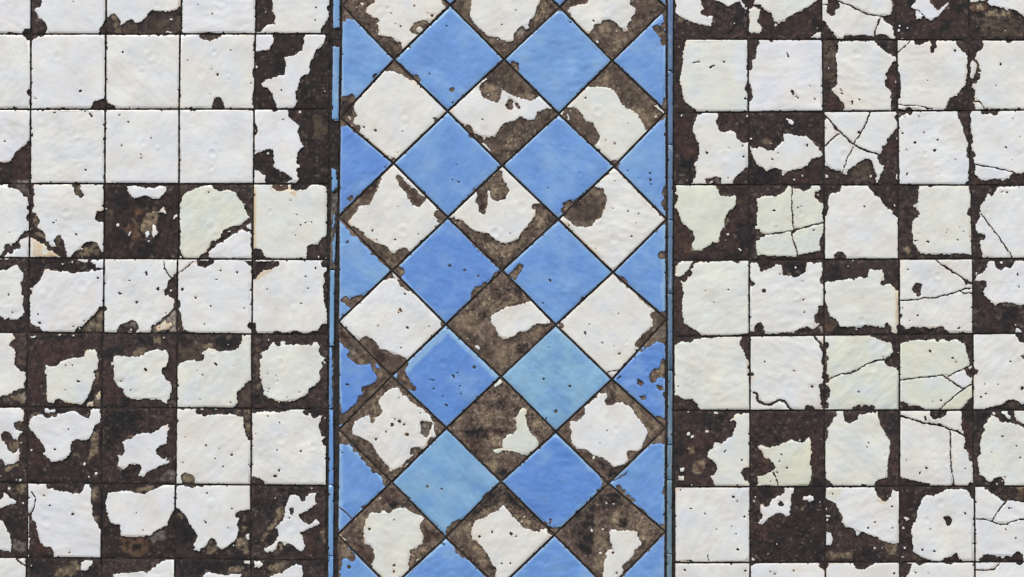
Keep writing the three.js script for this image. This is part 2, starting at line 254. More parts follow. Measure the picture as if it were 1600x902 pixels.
F('385,-20 420,-55 470,-65 500,-50 505,-20 540,15 570,10 590,-40 610,-80 700,-85 690,0 715,45 660,70 600,120 560,145 505,190 540,240 570,270 620,290 680,260 695,230 710,205 725,240 760,268 720,285 680,300 600,345 560,355 520,375 545,400 555,480 575,575 530,600 490,575 430,530 370,510 340,520 310,490 270,485 240,510 245,565 200,600 120,610 85,560 130,550 190,540 230,480 270,400 260,350 210,330 220,320 250,290 310,250 330,190 340,130 345,90 370,40');
C('390,90 455,85 450,140 420,180 395,150'); D('397,200,15'); S('tan', '260,90 340,70 330,150 250,260 140,370 90,500 50,480 110,370 240,180', '250,500 320,510 300,580', '760,340 820,380 810,500 760,480'); S('rust', '560,380 740,310 760,680 600,660', '640,90 740,60 740,200 620,280 530,190'); S('dark', '670,420 740,415 745,490 680,490', '130,370 240,360 230,460 120,540', '330,530 520,600 330,640');
F('180,890 230,860 300,850 350,820 400,785 480,755 530,770 550,810 548,1000 170,1000'); K('-20,715 60,720 90,735 70,770 20,790 -20,785'); S('tan', '120,790 280,720 380,730 300,830 200,850');
Z(240, 510, 5.0125);
C('185,55 470,55 690,60 690,115 670,165 620,190 560,195 515,195 480,175 430,170 400,190 380,215 380,265 350,280 300,265 240,275 185,298', '772,440 720,455 690,490 650,520 650,570 655,600 630,650 775,650', '185,448 205,462 190,478'); S('brown', '190,190 380,120 380,260 190,280', '690,480 760,460 760,630 660,630'); S('tan', '390,140 460,130 450,165 390,170'); S('dark', '480,90 680,80 660,150 560,180 500,150');
D('495,300,12,6 485,292,10 388,378,11 345,345,7 605,600,9 365,573,7 350,330,5');
Z(400, 490, 7.52);
F('45,480 100,450 140,410 175,355 205,340 240,365 290,380 290,345 330,325 340,365 400,365 500,375 600,370 655,375 665,345 720,350 750,385 735,460 770,500 810,525 770,575 780,615 740,680 755,780 700,830 640,880 610,905 580,960 510,1000 450,1020 390,1030 320,1035 240,1030 190,1000 120,985 90,960 90,900 70,800 45,740 45,560 75,510');
D('255,795,15 145,705,10 237,738,9 250,852,11 150,885,10 140,928,11 520,928,10 365,990,11'); S('brown', '-10,400 60,420 40,560 60,900 0,900');
C('-10,250 60,245 180,250 215,220 270,215 330,225 390,225 440,205 520,215 530,240 580,240 640,225 700,200 740,175 760,140 800,125 850,130 850,330 -10,330');
Z(400, 380, 7.52);
C('780,215 830,250 835,380 830,460 790,490 780,520 790,580 800,620 800,720 830,770 870,770 870,215'); D('700,297,15 588,388,12 540,448,9 530,708,13 130,543,9 610,535,8 655,790,6');
Z(240, 390, 5.0125);
C('770,575 800,610 805,670 765,670'); C('-20,605 60,550 140,480 160,455 190,460 210,490 220,560 230,630 350,655 470,662 480,690 -20,690', '150,215 125,240 105,300 85,320 95,350 130,370 165,390 165,465 185,465 185,215');
K('20,610 95,545 105,580 145,560 150,600 110,630 20,640'); S('pale', '0,610 110,530 160,560 180,640 0,650', '130,520 160,480 170,580'); S('brown', '190,470 220,560 200,640 180,600'); D('95,495,10 35,307,17 655,180,13 522,168,8 490,237,10 223,313,13 328,377,11 452,445,9 712,460,9 402,592,9 1190,208,8 890,313,7 45,612,7');
Z(400, 270, 7.52);
C('430,190 480,150 500,125 640,125 620,160 560,190 500,205', '770,125 810,155 832,200 870,200 870,120', '845,745 780,765 740,800 735,840 660,840 600,870 590,920 600,1020 850,1025'); K('720,985 745,975 735,1012'); KD('825,1005,13');
S('orange', '180,140 370,140 350,200 250,215 205,190'); D('480,495,10 575,592,11 525,615,14 655,583,12 412,325,9 463,740,9');

// discoloured pieces of glaze in the two white fields
Z(0, 280, 5.0125); P('tan', '262,468 330,490 420,570 470,605 262,612'); P('olive', '330,520 380,520 380,590 330,590'); P('tan', '1150,380 1240,390 1240,420 1180,410');
Z(0, 510, 5.0125); P('tan', '690,600 735,580 790,628 682,632', '750,540 790,505 790,575 760,570', '440,585 560,590 600,615 440,612'); P('olive', '340,320 380,310 380,360 350,360');
Z(240, 280, 5.0125); P('white', '530,470 640,425 700,390 765,330 770,640 400,640 440,560'); P('orange', '900,50 1070,50 1050,92 1000,104 940,98 910,70'); P('tan', '780,60 800,60 800,540 780,540', '1030,60 1140,60 1120,140 1060,110');
Z(240, 390, 5.0125); P('tan', '20,610 95,545 110,580 150,560 150,600 110,640 20,645', '880,95 980,95 930,180 840,225 790,260 790,230'); P('orange', '840,190 950,140 940,165 860,215');
Z(1040, 630, 5.0125); P('olive', '700,560 860,510 1140,280 1150,600 1120,660 700,660');
Z(1390, 510, 5.709); P('olive', '660,560 745,510 745,640 640,735 450,745 600,640', '90,150 240,130 220,230 90,260'); P('white', '530,450 660,385 720,450 740,510 660,555');
Z(1240, 722, 5.0125); P('olive', '250,210 400,210 330,300 270,280'); P('tan', '640,240 660,290 730,310 700,330 650,300');
Z(1240, 390, 5.0125); P('tan', '760,270 832,320 832,650 805,650 800,330');
// diamond band
zone = 'B';
Z(520, 0, 5.0125);
F('260,60 330,10 340,-80 830,-80 840,0 890,55 840,100 750,190 700,250 620,340 540,410 545,380 530,330 490,325 455,290 400,285 340,275 365,240 345,190 360,170 320,140 290,115 270,100');
C('605,235 640,180 700,155 745,170 752,195 720,245 690,272 640,268'); K('650,225 680,205 705,240 675,262'); KD('230,35,14'); S('tan', '610,200 690,170 740,180 680,265 620,260', '300,230 360,240 340,270');
C('60,-30 110,-20 200,130 160,155 130,140 90,152 60,150', '120,760 145,735 172,755 130,795', '300,600 330,570 360,580 325,610', '410,545 470,560 530,580 560,600 620,628 640,600 480,460', '168,770 165,870 170,905 50,905 50,790 120,795'); 
S('dark', '60,800 150,800 160,900 60,900'); S('tan', '470,500 530,530 560,590 480,560', '520,60 200,120 250,60');
C('625,600 645,583 670,590 690,635 670,645'); D('930,705,24 893,203,10 755,580,10 940,797,9 640,50,10 775,125,12 530,205,11 460,107,8 745,105,9 487,187,7 620,205,6 960,240,7'); S('tan', '900,670 960,670 960,740 900,740');
Z(680, 0, 5.0125);
F('270,110 280,40 300,-80 840,-80 820,30 790,70 780,120 740,160 735,220 715,230 680,205 640,225 615,265 615,320 590,330 560,325 510,300 470,290 430,290 380,255 330,210 300,180');
D('630,80,10 525,195,7 1065,30,6'); S('pale', '640,230 690,220 700,290 640,300'); S('tan', '830,0 880,20 850,110 770,180 760,150 820,80', '240,0 290,0 260,80 230,60');
C('878,140 935,118 985,60 940,60', '600,520 622,478 650,500 655,560 625,545'); S('tan', '610,480 650,500 640,540 615,530');
C('350,700 360,655 400,625 430,610 480,640 520,690 510,770 490,800 440,790 380,770', '395,612 540,460 810,740 780,775 740,785 690,770 620,755 570,735 520,700 490,650 440,630', '565,790 600,775 612,800 605,855 575,850', '620,810 650,805 675,850 650,855');
S('tan', '360,700 400,640 480,660 490,780 440,780 380,760', '640,740 780,750 770,780 690,768'); KD('410,745,8'); S('brown', '500,560 560,540 700,700 600,720 520,650');
Z(680, 150, 5.0125);
C('800,130 860,105 905,98 955,140 530,550 430,450 370,370 240,260 240,235 270,235 300,280 340,300 370,335 370,355 400,325 470,320 500,270 520,225 570,205 620,200 670,160 720,190 780,180'); K('370,370 380,368 430,420 425,437', '520,537 550,515 555,530 530,548');
S('brown', '520,250 600,220 560,420 440,380', '700,250 860,140 900,150 700,330'); S('tan', '590,300 640,290 600,400 520,430', '760,300 740,330 700,350'); D('372,185,9 345,265,6');
Z(820, 0, 5.0125);
F('330,85 370,45 450,35 490,20 520,-80 840,-80 820,30 860,65 860,110 830,150 810,190 800,215 815,250 780,245 745,215 710,175 670,155 620,155 590,185 540,200 530,240 500,268 430,205');
D('537,160,12'); S('rust', '380,0 500,-20 480,30 350,50', '600,300 680,280 660,380', '850,60 1000,40 950,140 860,180'); S('tan', '560,200 640,170 690,260 620,300', '700,290 820,270 740,380 690,420'); KD('565,330,10 715,245,9');
C('1005,200 1045,205 1090,215 1112,260 1112,335 1060,295 1020,250', '1075,100 1112,60 1120,200 1078,215 1088,150', '1085,770 1120,760 1120,870 1075,850', '360,165 375,180 345,185'); S('tan', '1005,205 1050,210 1040,260 1015,240');
C('510,685 570,675 620,680 670,690 710,720 740,770 770,830 790,840 850,870 880,890 905,940 935,990 965,1025 1120,900 1000,780 690,465 480,660'); S('brown', '700,560 760,600 1000,850 900,860 780,780 700,650'); S('tan', '560,640 660,560 700,620 650,680'); K('1020,815 1095,885 1085,895 1020,830');
Z(820, 150, 5.0125);
C('320,95 380,88 420,110 450,150 480,200 530,205 560,260 590,310 580,350 540,395 440,320 290,160', '660,530 690,503 730,508 745,535 700,565'); K('338,130 352,190 333,185'); S('tan', '400,110 450,150 470,200 420,150', '830,90 1060,130 960,250 900,180'); S('brown', '420,200 520,240 560,330 480,320');
D('710,370,11 475,15,10 808,210,7 630,345,7 705,662,9 183,722,10 265,620,5'); 
C('1065,850 1090,800 1080,720 1120,715 1120,905 1090,880', '875,345 910,330 945,300 905,350'); D('980,605,11 988,655,13 990,690,10 805,585,8 1100,300,12 1090,735,12');
Z(820, 300, 5.0125);
C('285,135 305,85 345,65 385,70 440,30 490,10 520,-38 560,-40 610,-20 640,40 640,70 620,150 590,205 550,225 520,270 470,278 410,275 370,250 335,215 300,190');
S('dark', '380,90 440,100 430,150 380,150'); S('tan', '300,100 350,80 340,150 310,150', '520,-30 600,-10 600,20 520,20', '520,230 600,180 590,210 520,265'); S('brown', '320,160 560,60 600,120 520,220 400,230'); K('440,20 480,-5 490,10 450,38');
D('680,120,9 692,135,10 835,352,14 808,147,10 890,172,8 870,240,8 553,440,9 345,265,10 640,55,6');
C('1045,490 1060,462 1118,468 1118,500 1068,522', '720,675 730,665 770,665 800,690 815,740 780,722', '880,820 900,812 990,910 975,910'); S('tan', '1050,470 1112,475 1110,500 1060,510'); C('425,860 445,822 480,825 450,850');
D('200,692,14 140,875,10');
Z(520, 150, 5.0125);
C('45,195 70,240 110,233 150,228 190,262 215,265 120,180 45,130', '50,0 165,0 165,110 187,150 165,192 130,235 45,180', '110,810 145,775 168,790 130,835', '780,175 800,168 840,185 805,218', '435,505 475,473 510,500 475,535'); K('118,155 145,172 140,197'); S('dark', '50,30 150,40 150,120 60,120');
D('243,245,14 333,267,12 548,278,8 508,440,8 520,470,6 983,675,14 410,560,7 210,105,6 935,660,8 975,545,8'); S('tan', '445,490 500,490 475,525');
C('375,640 360,700 330,760 290,850 240,858 200,860 190,895 150,945 120,975 125,1005 160,1040 180,1070 100,1020 40,945 200,780 330,660', '500,640 525,622 570,675 730,810 700,840 665,870 625,850 590,805 570,745 530,715 510,670'); KD('530,615,9');
S('rust', '360,680 340,750 200,830 220,790', '560,700 650,760 700,820 640,850'); S('brown', '250,800 330,720 300,820', '60,900 180,880 130,950 60,940');
Z(520, 300, 5.0125);
C('160,300 180,320 215,308 245,320 245,350 290,370 330,400 380,415 430,440 460,475 480,490 510,455 550,432 590,448 605,485 470,630 420,590 290,460 100,270', '795,180 815,135 900,200 840,245 820,230'); S('tan', '430,450 470,480 450,500', '390,500 470,560 440,580'); S('brown', '250,370 430,450 460,560 330,470', '490,470 580,450 500,560', '810,160 880,200 840,225');
D('488,372,12 310,303,9 343,377,9 670,332,9 512,118,7 380,250,6 118,390,13,3 105,395,9 738,158,6');
C('65,845 90,832 120,850 160,820 230,812 245,830 140,910 105,885', '280,485 300,478 320,500', '495,600 530,590 550,605 555,650 530,665 500,640', '370,705 430,680 470,675 490,685 530,690 560,718 625,778 590,780 540,745 500,690 460,620', '1085,800 1110,745 1160,738 1210,735 1090,845'); S('tan', '380,690 440,660 460,685 400,712', '510,600 550,600 540,650', '1090,800 1150,750 1160,770');
D('915,577,17 1030,615,13 1135,660,13 565,798,10 800,635,6 970,505,6');
Z(680, 300, 5.0125);
C('310,70 340,-10 360,-45 490,-65 510,-10 550,-60 580,-20 570,0 550,50 485,75 450,45 420,10 415,70 395,160 375,178 350,150 340,110', '300,0 500,-165 530,-160 520,-110 560,-60 570,-10 545,40 490,75 450,50 415,15 400,-50 380,-20');
K('408,-20 430,-5 432,50 418,100 412,60'); S('rust', '330,20 400,10 400,90 375,170 345,130'); S('tan', '430,-60 540,-70 550,20 490,60 440,20');
C('125,205 210,225 250,260 300,305 350,320 410,325 440,345 470,370 510,405 540,400 600,395 640,370 670,330 700,290 740,245 770,205 790,180 790,140 755,115 770,95 830,92 960,215 525,620 300,420');
S('tan', '830,120 870,150 850,260 780,320 770,230', '330,380 500,430 640,400 740,320 700,400 560,520 480,500', '310,440 340,450 320,470'); S('dark', '870,160 940,210 890,230', '730,270 770,280 750,310'); S('brown', '200,240 300,310 430,340 430,390 330,370 220,270'); KD('770,362,8');
D('587,325,8 900,692,14 842,875,9'); C('575,650 620,600 650,562 688,568 682,610 652,652 620,695', '440,690 465,625 510,605 500,640', '318,450 350,480 340,488'); S('tan', '590,640 660,570 680,590 625,680'); S('pale', '580,650 600,640 640,670 620,690', '630,660 680,600 690,610 640,680');
Z(520, 450, 5.0125);
D('528,170,14 535,182,11 587,312,13 350,295,9 565,45,11 530,470,7 755,300,7 510,190,8'); C('200,440 220,393 260,378 310,395 340,440 370,480 420,490 480,520 540,540 570,545 585,570 460,695 300,560', '843,262 885,285 850,315'); S('brown', '230,400 300,400 340,500 300,520', '400,520 550,560 460,650'); S('rust', '300,500 380,490 420,560 360,580');
C('40,400 90,460 110,470 130,490 110,530 150,570 200,600 250,600 290,590 310,650 360,715 320,740 290,760 240,770 225,795 240,830 200,860 190,905 250,905 460,690 200,435 45,265'); K('330,595 350,600 385,640 345,625', '22,355 42,345 45,395 25,400'); S('tan', '160,480 280,590 220,590 160,530', '330,640 430,690 360,720', '280,830 400,740 440,720 330,830'); S('rust', '60,320 160,400 100,450'); S('grey', '110,500 160,490 160,560 120,540');
D('117,755,13,6 105,752,8 50,680,12');
C('510,640 560,590 590,585 565,650 600,720 640,780 630,812 590,800 500,710', '1015,415 1030,400 1060,455 1040,450'); S('tan', '540,650 600,740 620,800 570,780', '570,590 580,640 560,640');
D('1110,620,15 940,690,11 952,700,10 760,716,9 780,722,9 795,726,8 1000,765,9 990,785,8 1005,830,10 865,850,10 790,790,9 975,660,8 880,625,6');
Z(680, 450, 5.0125);
F('440,215 500,185 560,155 610,135 650,135 690,118 755,105 800,160 910,260 895,280 800,278 770,290 720,340 640,350 620,380 550,402 500,385 480,340 470,310 435,260'); K('303,460 330,450 352,470 340,490', '655,548 670,540 668,560');
S('tan', '150,240 260,190 330,210 340,320 390,380 330,370 220,300', '590,90 700,60 740,90 620,125 450,190', '400,60 520,120 430,180 360,140', '480,520 560,500 570,620 510,640', '720,370 850,300 780,410'); S('dark', '640,440 740,430 690,510 640,520', '340,190 400,170 390,260 350,250', '520,0 660,0 690,60 540,40'); S('brown', '200,340 420,430 480,520 440,580 300,440', '540,400 640,360 640,420 560,440');
D('853,715,14 1055,772,12 890,470,7 1080,430,5');
Z(820, 450, 5.0125);
C('265,270 300,278 307,320 275,318', '1005,210 1000,300 960,330 920,370 858,440 908,475 1120,270 1020,195', '763,605 790,580 800,600', '895,490 940,478 1000,440 1050,420 1105,450 1105,300 1120,230 1060,280'); S('brown', '880,420 1000,320 1040,310 920,440', '1020,220 1110,220 1060,280'); S('grey', '1030,340 1100,300 1100,400 1040,380'); S('tan', '960,420 1060,400 1100,450 1050,420');
W('640,668 690,650 745,645', 9); K('915,470 935,450 935,490 920,495');
D('473,350,13 476,365,11 740,517,12 735,203,9 505,277,8 613,432,8 700,455,7');
C('1015,195 1120,200 1120,240 1040,245', '1080,560 1118,590 1118,690 1050,700 1000,740 970,730 980,680 1010,640 1060,620', '880,705 935,742 905,768 878,752', '1025,752 1088,772 1088,800 1060,815 1030,780', '895,850 940,838 948,868 918,878', '1080,820 1118,805 1118,890 1085,850', '735,690 715,720 765,690'); S('tan', '1060,600 1100,600 1090,680 1000,700'); S('rust', '885,710 930,745 900,760', '1040,760 1080,780 1060,800'); 
Z(520, 590, 5.0125);
C('345,0 360,20 300,60 235,75 225,100 245,130 200,160 190,200 160,220 100,270 75,295 55,260 70,230 35,205 25,370 130,340 460,0'); K('18,420 42,408 77,455 30,492');
F('440,95 470,90 520,80 525,110 545,140 580,150 600,180 690,240 740,280 770,320 790,350 800,440 830,450 800,480 770,470 740,500 730,550 690,570 650,545 620,560 610,590 650,600 620,620 590,640 560,660 545,700 480,720 440,740 440,700 400,660 360,620 330,560 280,500 210,465 155,450 150,400 180,340 250,305 295,300 305,320 360,310 385,270 370,220 350,190 400,130');
C('690,400 695,340 740,340 775,350 770,410 740,470 690,440', '605,570 650,545 705,560 712,588 640,602', '293,320 330,330 320,362 300,350'); S('tan', '310,220 370,220 380,290 330,310', '290,200 380,130 430,100 350,190', '130,480 260,600 360,660 300,640 180,560', '440,700 540,740 460,790'); S('grey', '700,350 770,360 740,450 700,430', '800,390 850,380 820,430', '480,710 540,700 530,740'); S('rust', '610,220 640,200 700,240'); S('brown', '140,300 160,420 200,480 300,500 420,680 380,710 200,600 100,470');
D('465,372,18 520,345,18 583,448,14 337,483,14 420,424,12 485,325,11 557,370,10 685,283,9 518,160,9 570,315,6 600,330,5'); K('575,680 610,660 600,690');
C('35,520 130,528 160,530 180,560 200,590 240,620 280,680 300,710 340,740 360,760 400,788 432,820 460,830 60,420', '780,320 800,308 850,340 875,385 850,380'); D('890,218,13 740,857,15 850,878,10 75,590,8 35,715,13'); S('tan', '280,680 340,740 300,730', '40,540 60,600 40,620');
Z(680, 590, 5.0125);
F('690,230 718,245 705,300 720,350 730,410 760,450 800,495 815,530 740,610 690,610 640,585 580,575 530,570 490,600 435,570 480,565 525,550 535,490 560,455 600,445 635,410 630,350 610,320 640,305 660,270'); K('445,77 510,10 535,35 490,70');
S('tan', '370,260 460,280 440,380 370,360 340,310', '390,680 480,620 480,740 420,700', '440,470 520,470 510,540 440,560', '760,330 840,340 800,400 740,400', '780,450 850,480 820,510'); S('pale', '435,572 530,560 640,580 720,610 640,600 520,580 480,600'); S('dark', '400,190 560,150 520,260 420,240', '200,420 400,380 430,480 250,480', '500,740 600,680 530,790'); S('rust', '230,480 400,500 380,600 300,600', '380,400 600,400 520,460');
D('945,265,18 870,325,8 50,878,8 1075,198,6 1000,215,6');
Z(820, 590, 5.0125);
F('580,105 600,130 640,110 645,150 625,180 640,215 680,222 720,200 770,195 820,225 860,270 880,310 920,350 950,400 958,450 940,490 910,560 870,590 850,575 810,575 800,600 810,650 780,680 740,690 690,700 650,660 610,630 560,620 500,580 470,560 410,560 365,510 365,450 360,380 350,335 420,350 450,310 470,280 470,230 520,190 560,160');
S('rust', '630,150 690,150 680,210 640,210', '420,560 500,580 560,640 480,640'); S('tan', '660,60 740,100 960,320 1060,400 980,480 960,420 860,250 700,130', '810,590 860,590 840,640'); S('dark', '560,640 700,700 780,690 690,790 620,740'); S('brown', '910,560 960,470 970,520 870,620'); KD('540,630,12 635,830,12'); D('645,415,10 660,425,6 590,512,8');
C('1005,520 1060,510 1100,520 1120,440 1090,415', '695,815 725,795 780,770 805,735 700,800', '585,735 590,760 612,830 580,910 700,900 655,825'); S('pale', '1030,490 1060,460 1080,510'); S('tan', '600,780 650,840 590,880');
C('1010,330 1070,325 1120,300 1120,440 1060,400');
Z(820, 722, 5.0125);
C('765,250 840,310 900,360 940,390 1030,505 1060,495 1120,490 1120,570 1000,570 720,190'); K('840,310 880,315 912,400 870,350', '1080,570 1108,570 1108,600 1085,605'); S('tan', '840,320 880,320 910,400', '1030,500 1100,500 1090,560'); C('1080,200 1120,180 1120,260 1080,250');
F('660,555 680,525 720,540 780,535 860,540 880,545 885,590 920,630 905,660 860,690 850,730 790,790 765,810 770,860 800,902 760,1000 620,1000 610,870 620,800 640,740 630,710 680,680 680,640');
S('dark', '330,470 560,230 540,600 520,760 400,650', '740,450 800,440 820,510 740,520', '560,260 720,230 760,340 600,380', '420,640 530,600 520,780'); S('tan', '690,390 740,390 740,460 680,500', '860,440 1010,510 960,560 870,530', '900,570 1010,570 960,650 930,630', '540,600 640,560 670,690 560,680', '540,760 620,720 600,890 560,860'); S('brown', '780,820 880,720 900,740 810,860'); KD('590,712,11 640,320,9 695,330,8 640,180,10 885,755,7'); D('690,710,13 715,870,11 150,315,7');
Z(520, 722, 5.0125);
F('250,480 290,400 375,400 400,375 420,395 450,395 490,370 540,358 580,370 620,400 700,430 722,445 690,480 680,520 700,560 705,610 690,650 640,680 605,700 605,740 590,800 600,830 560,880 500,1000 400,1000 330,890 305,800 325,750 320,690 290,655 250,640 250,590 240,530'); K('40,580 60,568 105,610 90,635', '650,770 685,745 660,775'); KD('370,285,8');
W('42,350 95,390 155,450', 10); C('218,350 250,333 265,350 240,372', '560,248 600,278 615,295 570,280', '905,535 940,470 1000,450 1015,470 895,580', '855,630 880,638 885,655 865,655', '940,620 1000,680 1045,740 1020,755 980,690', '25,560 60,600 180,740 130,755 60,755 60,800 45,910 25,910');
S('rust', '180,640 320,700 310,780 220,760', '700,500 850,580 720,640', '360,240 520,190 560,300 380,340'); S('dark', '420,300 580,270 620,340 460,370'); S('tan', '620,720 740,660 680,740 600,790', '930,500 990,460 1000,480 930,560', '60,650 150,680 150,740 60,740', '220,420 260,430 230,520'); 
D('128,825,20 287,528,13 480,810,15 482,860,12 480,452,10 740,195,15 850,215,10 545,430,6 870,645,10');
Z(680, 722, 5.0125);
F('290,500 320,465 380,440 440,405 490,380 530,335 545,335 570,380 600,420 650,470 690,510 760,540 820,545 835,490 870,520 915,560 910,585 600,890 480,1000 470,900 485,840 450,810 430,770 420,730 380,680 350,640 300,610 280,560');
S('tan', '380,330 480,280 500,340 400,420 330,440', '140,560 270,470 300,520 270,590', '600,420 700,430 780,500 700,500', '280,620 370,690 420,800 380,850 330,760'); S('dark', '480,190 560,180 800,440 840,490 600,330 540,310 300,420 280,390'); KD('700,430,8 680,470,7');
C('365,275 390,243 445,228 385,295', '100,580 130,488 200,452 212,470', '848,488 900,510 1000,518 1010,570 900,570', '1085,425 1110,378 1155,365 1090,450', '888,448 910,448 908,490 892,485'); S('pale', '900,520 990,525 990,555 910,545');
D('347,583,12 447,550,12 595,563,15 637,580,10 590,793,12 520,797,12');
// trim tiles of the left side: mostly broken between the third and the fifth
zone = 'T';
Z(0, 0, 1);
C('514,44 534,44 534,73 514,73', '514,188 534,188 534,262 522,270 514,262', '514,296 532,296 532,421 514,421'); K('518,262 525,266 526,290 521,303 517,300', '519,380 525,360 526,410 521,412', '521,335 523,335 522,356 520,356', '523,390 525,380 525,424 523,424'); C('527,300 532,300 532,330 527,330', '519.5,541 534,541 534,638 519.2,638');
S('grey', '516,300 528,300 526,420 514,420', '518,560 528,560 528,636 518,636');
// right field
zone = 'R';
Z(1040, 0, 5.0125);
F('85,-70 270,-70 275,0 285,40 300,60 285,90 275,110 320,130 365,125 370,170 355,205 300,195 225,185 170,150 130,130 85,115'); K('385,-70 385,5 430,10 460,40 490,50 520,35 550,15 580,10 605,50 625,75 650,85 650,-70'); S('tan', '85,130 150,150 150,185 85,170'); S('rust', '280,10 340,10 360,110 300,130');
F('690,30 720,30 780,75 830,110 845,160 885,185 930,165 960,135 1010,105 1060,90 1120,50 1175,15 1250,-70 640,-70 640,0'); K('655,80 690,45 735,70 750,90 735,130 715,165 725,190 750,210 755,250 720,260 655,250', '1135,298 1215,235 1222,298'); C('615,-10 690,-10 690,30 660,68 620,55'); KD('860,195,12 535,185,7'); S('rust', '720,130 850,120 830,190 740,190', '620,0 680,0 660,60');
F('160,312 645,312 650,880 260,885 235,855 200,840 150,800 135,740 115,670 115,620 135,560 135,440 145,370'); D('355,528,15 375,520,10 458,487,11 622,778,10 278,825,6'); W('205,495 265,483', 4);
C('645,305 735,305 720,370 710,430 680,470 682,530 645,548', '640,660 690,750 670,795 645,795', '625,520 650,508 650,535', '810,310 850,310 835,335 820,332'); D('955,425,13,15 965,445,8 990,718,15 998,735,11 1025,758,10 1042,770,10 1170,775,10 1130,668,7 785,590,6'); S('grey', '940,400 975,400 975,460 940,450');
Z(1040, 150, 5.0125);
F('250,150 300,138 400,135 415,155 395,200 410,250 430,285 465,285 500,270 545,285 555,320 580,360 615,375 660,355 660,550 625,560 595,600 550,630 530,660 530,695 440,695 430,640 380,635 310,660 325,695 205,695 225,650 240,600 225,540 255,500 270,450 265,380 240,330 215,270 215,240 235,190');
S('grey', '590,600 650,560 640,580 600,630', '340,650 420,640 420,690'); S('dark', '110,400 220,420 210,600 120,560', '660,480 740,560 880,580 880,690 670,690'); S('rust', '70,180 180,170 230,340 250,450 180,500 70,420', '410,160 560,200 620,360 520,260', '930,610 1110,570 1200,520 1200,690 930,690'); K('338,690 370,680 372,662 350,668'); 
D('323,447,13 610,472,11 600,395,7 500,412,9 490,645,8');
F('665,400 700,410 760,400 790,430 840,430 880,395 905,365 930,350 920,295 980,295 1040,320 1100,315 1150,350 1170,390 1200,410 1228,465 1190,480 1140,500 1110,550 1050,565 960,590 920,630 905,585 860,560 820,570 795,585 740,555 705,510 680,460'); K('945,178 975,185 1005,205 1000,230 965,215'); S('orange', '780,300 830,340 820,390 780,370'); S('tan', '760,330 830,350 830,385 780,380', '930,260 965,250 960,280'); KD('642,160,9 668,335,9');
D('1107,385,14 880,443,10 837,498,10');
Z(1040, 270, 5.0125);
F('85,100 390,100 415,150 435,180 480,185 550,180 550,235 530,280 490,310 460,370 450,430 425,480 415,550 370,540 340,570 300,595 220,615 210,600 215,540 235,520 220,470 180,430 120,380 100,300 70,265 90,220 100,190 75,165'); K('563,590 590,600 595,622 573,615');
S('tan', '450,430 490,340 510,360 470,440', '200,560 300,600 200,620'); S('rust', '420,490 560,310 540,440 480,560 420,590', '70,300 120,400 220,480 200,620 70,640'); S('orange', '150,560 200,570 190,630 150,630', '560,230 600,210 590,260'); S('dark', '560,400 700,380 690,600 590,590');
F('720,205 760,185 820,180 850,195 890,175 930,145 970,105 1010,115 1050,130 1085,150 1130,130 1150,105 1208,100 1205,130 1170,150 1170,200 1210,235 1235,240 1225,330 1238,390 1230,470 1205,520 1205,570 1215,620 1180,615 1130,625 1040,650 960,655 720,645 710,590 705,545 770,490 740,450 695,440 715,400 720,320 735,290 715,260');
W('995,110 985,200 990,330 1000,420 1015,450', 11); W('740,490 880,475 1010,450 1110,420 1240,388', 12); W('980,465 1000,530 1040,660', 13); D('850,295,12 835,298,8 1040,272,9 1065,262,8 1160,452,11'); KD('1195,175,8'); C('1005,450 980,465 1000,475 1025,455');
Z(1040, 390, 5.0125);
F('240,100 530,88 545,110 570,90 655,85 655,640 630,660 480,670 290,680 260,640 200,610 150,580 130,510 125,480 130,400 145,340 125,250 150,200'); K('70,200 80,130 120,92 222,90 190,140 140,195 100,218');
D('495,312,9 315,320,8 375,412,7 285,325,6'); S('rust', '70,240 120,260 135,340 120,560 70,560');
F('660,105 725,105 740,175 780,165 820,155 860,125 900,120 915,150 920,190 960,210 1010,222 1060,205 1095,180 1105,100 1230,112 1225,180 1200,240 1235,280 1240,430 1195,450 1190,500 1165,520 1175,570 1205,580 1190,610 1150,630 1120,605 1100,605 1050,620 1000,650 900,650 870,660 780,660 770,600 740,570 700,590 690,610 700,640 660,645 655,285 695,265 670,235');
D('770,323,18 1078,397,11 1083,492,10 1077,247,9 890,190,8 1107,395,7 1200,250,6'); S('dark', '930,110 1090,100 1080,200 1000,215 930,190'); S('grey', '960,175 1060,175 1060,190 960,190');
Z(1040, 510, 5.0125);
F('70,150 120,120 200,125 230,100 380,92 450,82 605,80 580,145 610,190 640,270 660,280 660,660 270,660 250,610 210,570 170,565 150,570 110,550 70,535 65,300'); D('100,468,7 190,195,7');
W('680,510 715,530 720,580 770,610 830,615 880,580 930,585 965,640 990,660', 20); C('1085,660 1100,630 1140,618 1180,645 1195,665', '640,370 695,362 695,388 645,392', '1205,455 1240,455 1240,640 1215,570', '1205,65 1240,65 1240,80'); D('1150,475,13 780,280,10 1005,350,8 770,265,6'); W('1165,80 1200,120 1235,160', 15);
Z(1240, 510, 5.0125);
C('228,140 255,150 262,300 256,440 240,440 228,200', '245,455 275,465 292,520 285,550 260,570 250,645 235,645 215,560 235,540'); S('tan', '225,70 250,80 235,160');
Z(1040, 630, 5.0125);
F('545,85 660,78 660,500 610,510 595,550 615,600 660,630 660,660 390,655 375,610 350,575 385,560 400,520 395,480 370,450 335,425 325,380 375,350 380,310 440,315 470,295 485,275 520,265 535,220 560,150 530,135 505,150 500,130 530,120'); K('380,68 408,68 408,88 380,88', '110,508 145,513 142,535 115,537', '95,573 147,573 142,605 98,602'); KD('178,242,15 322,220,11 212,262,12 182,68,9 207,640,7');
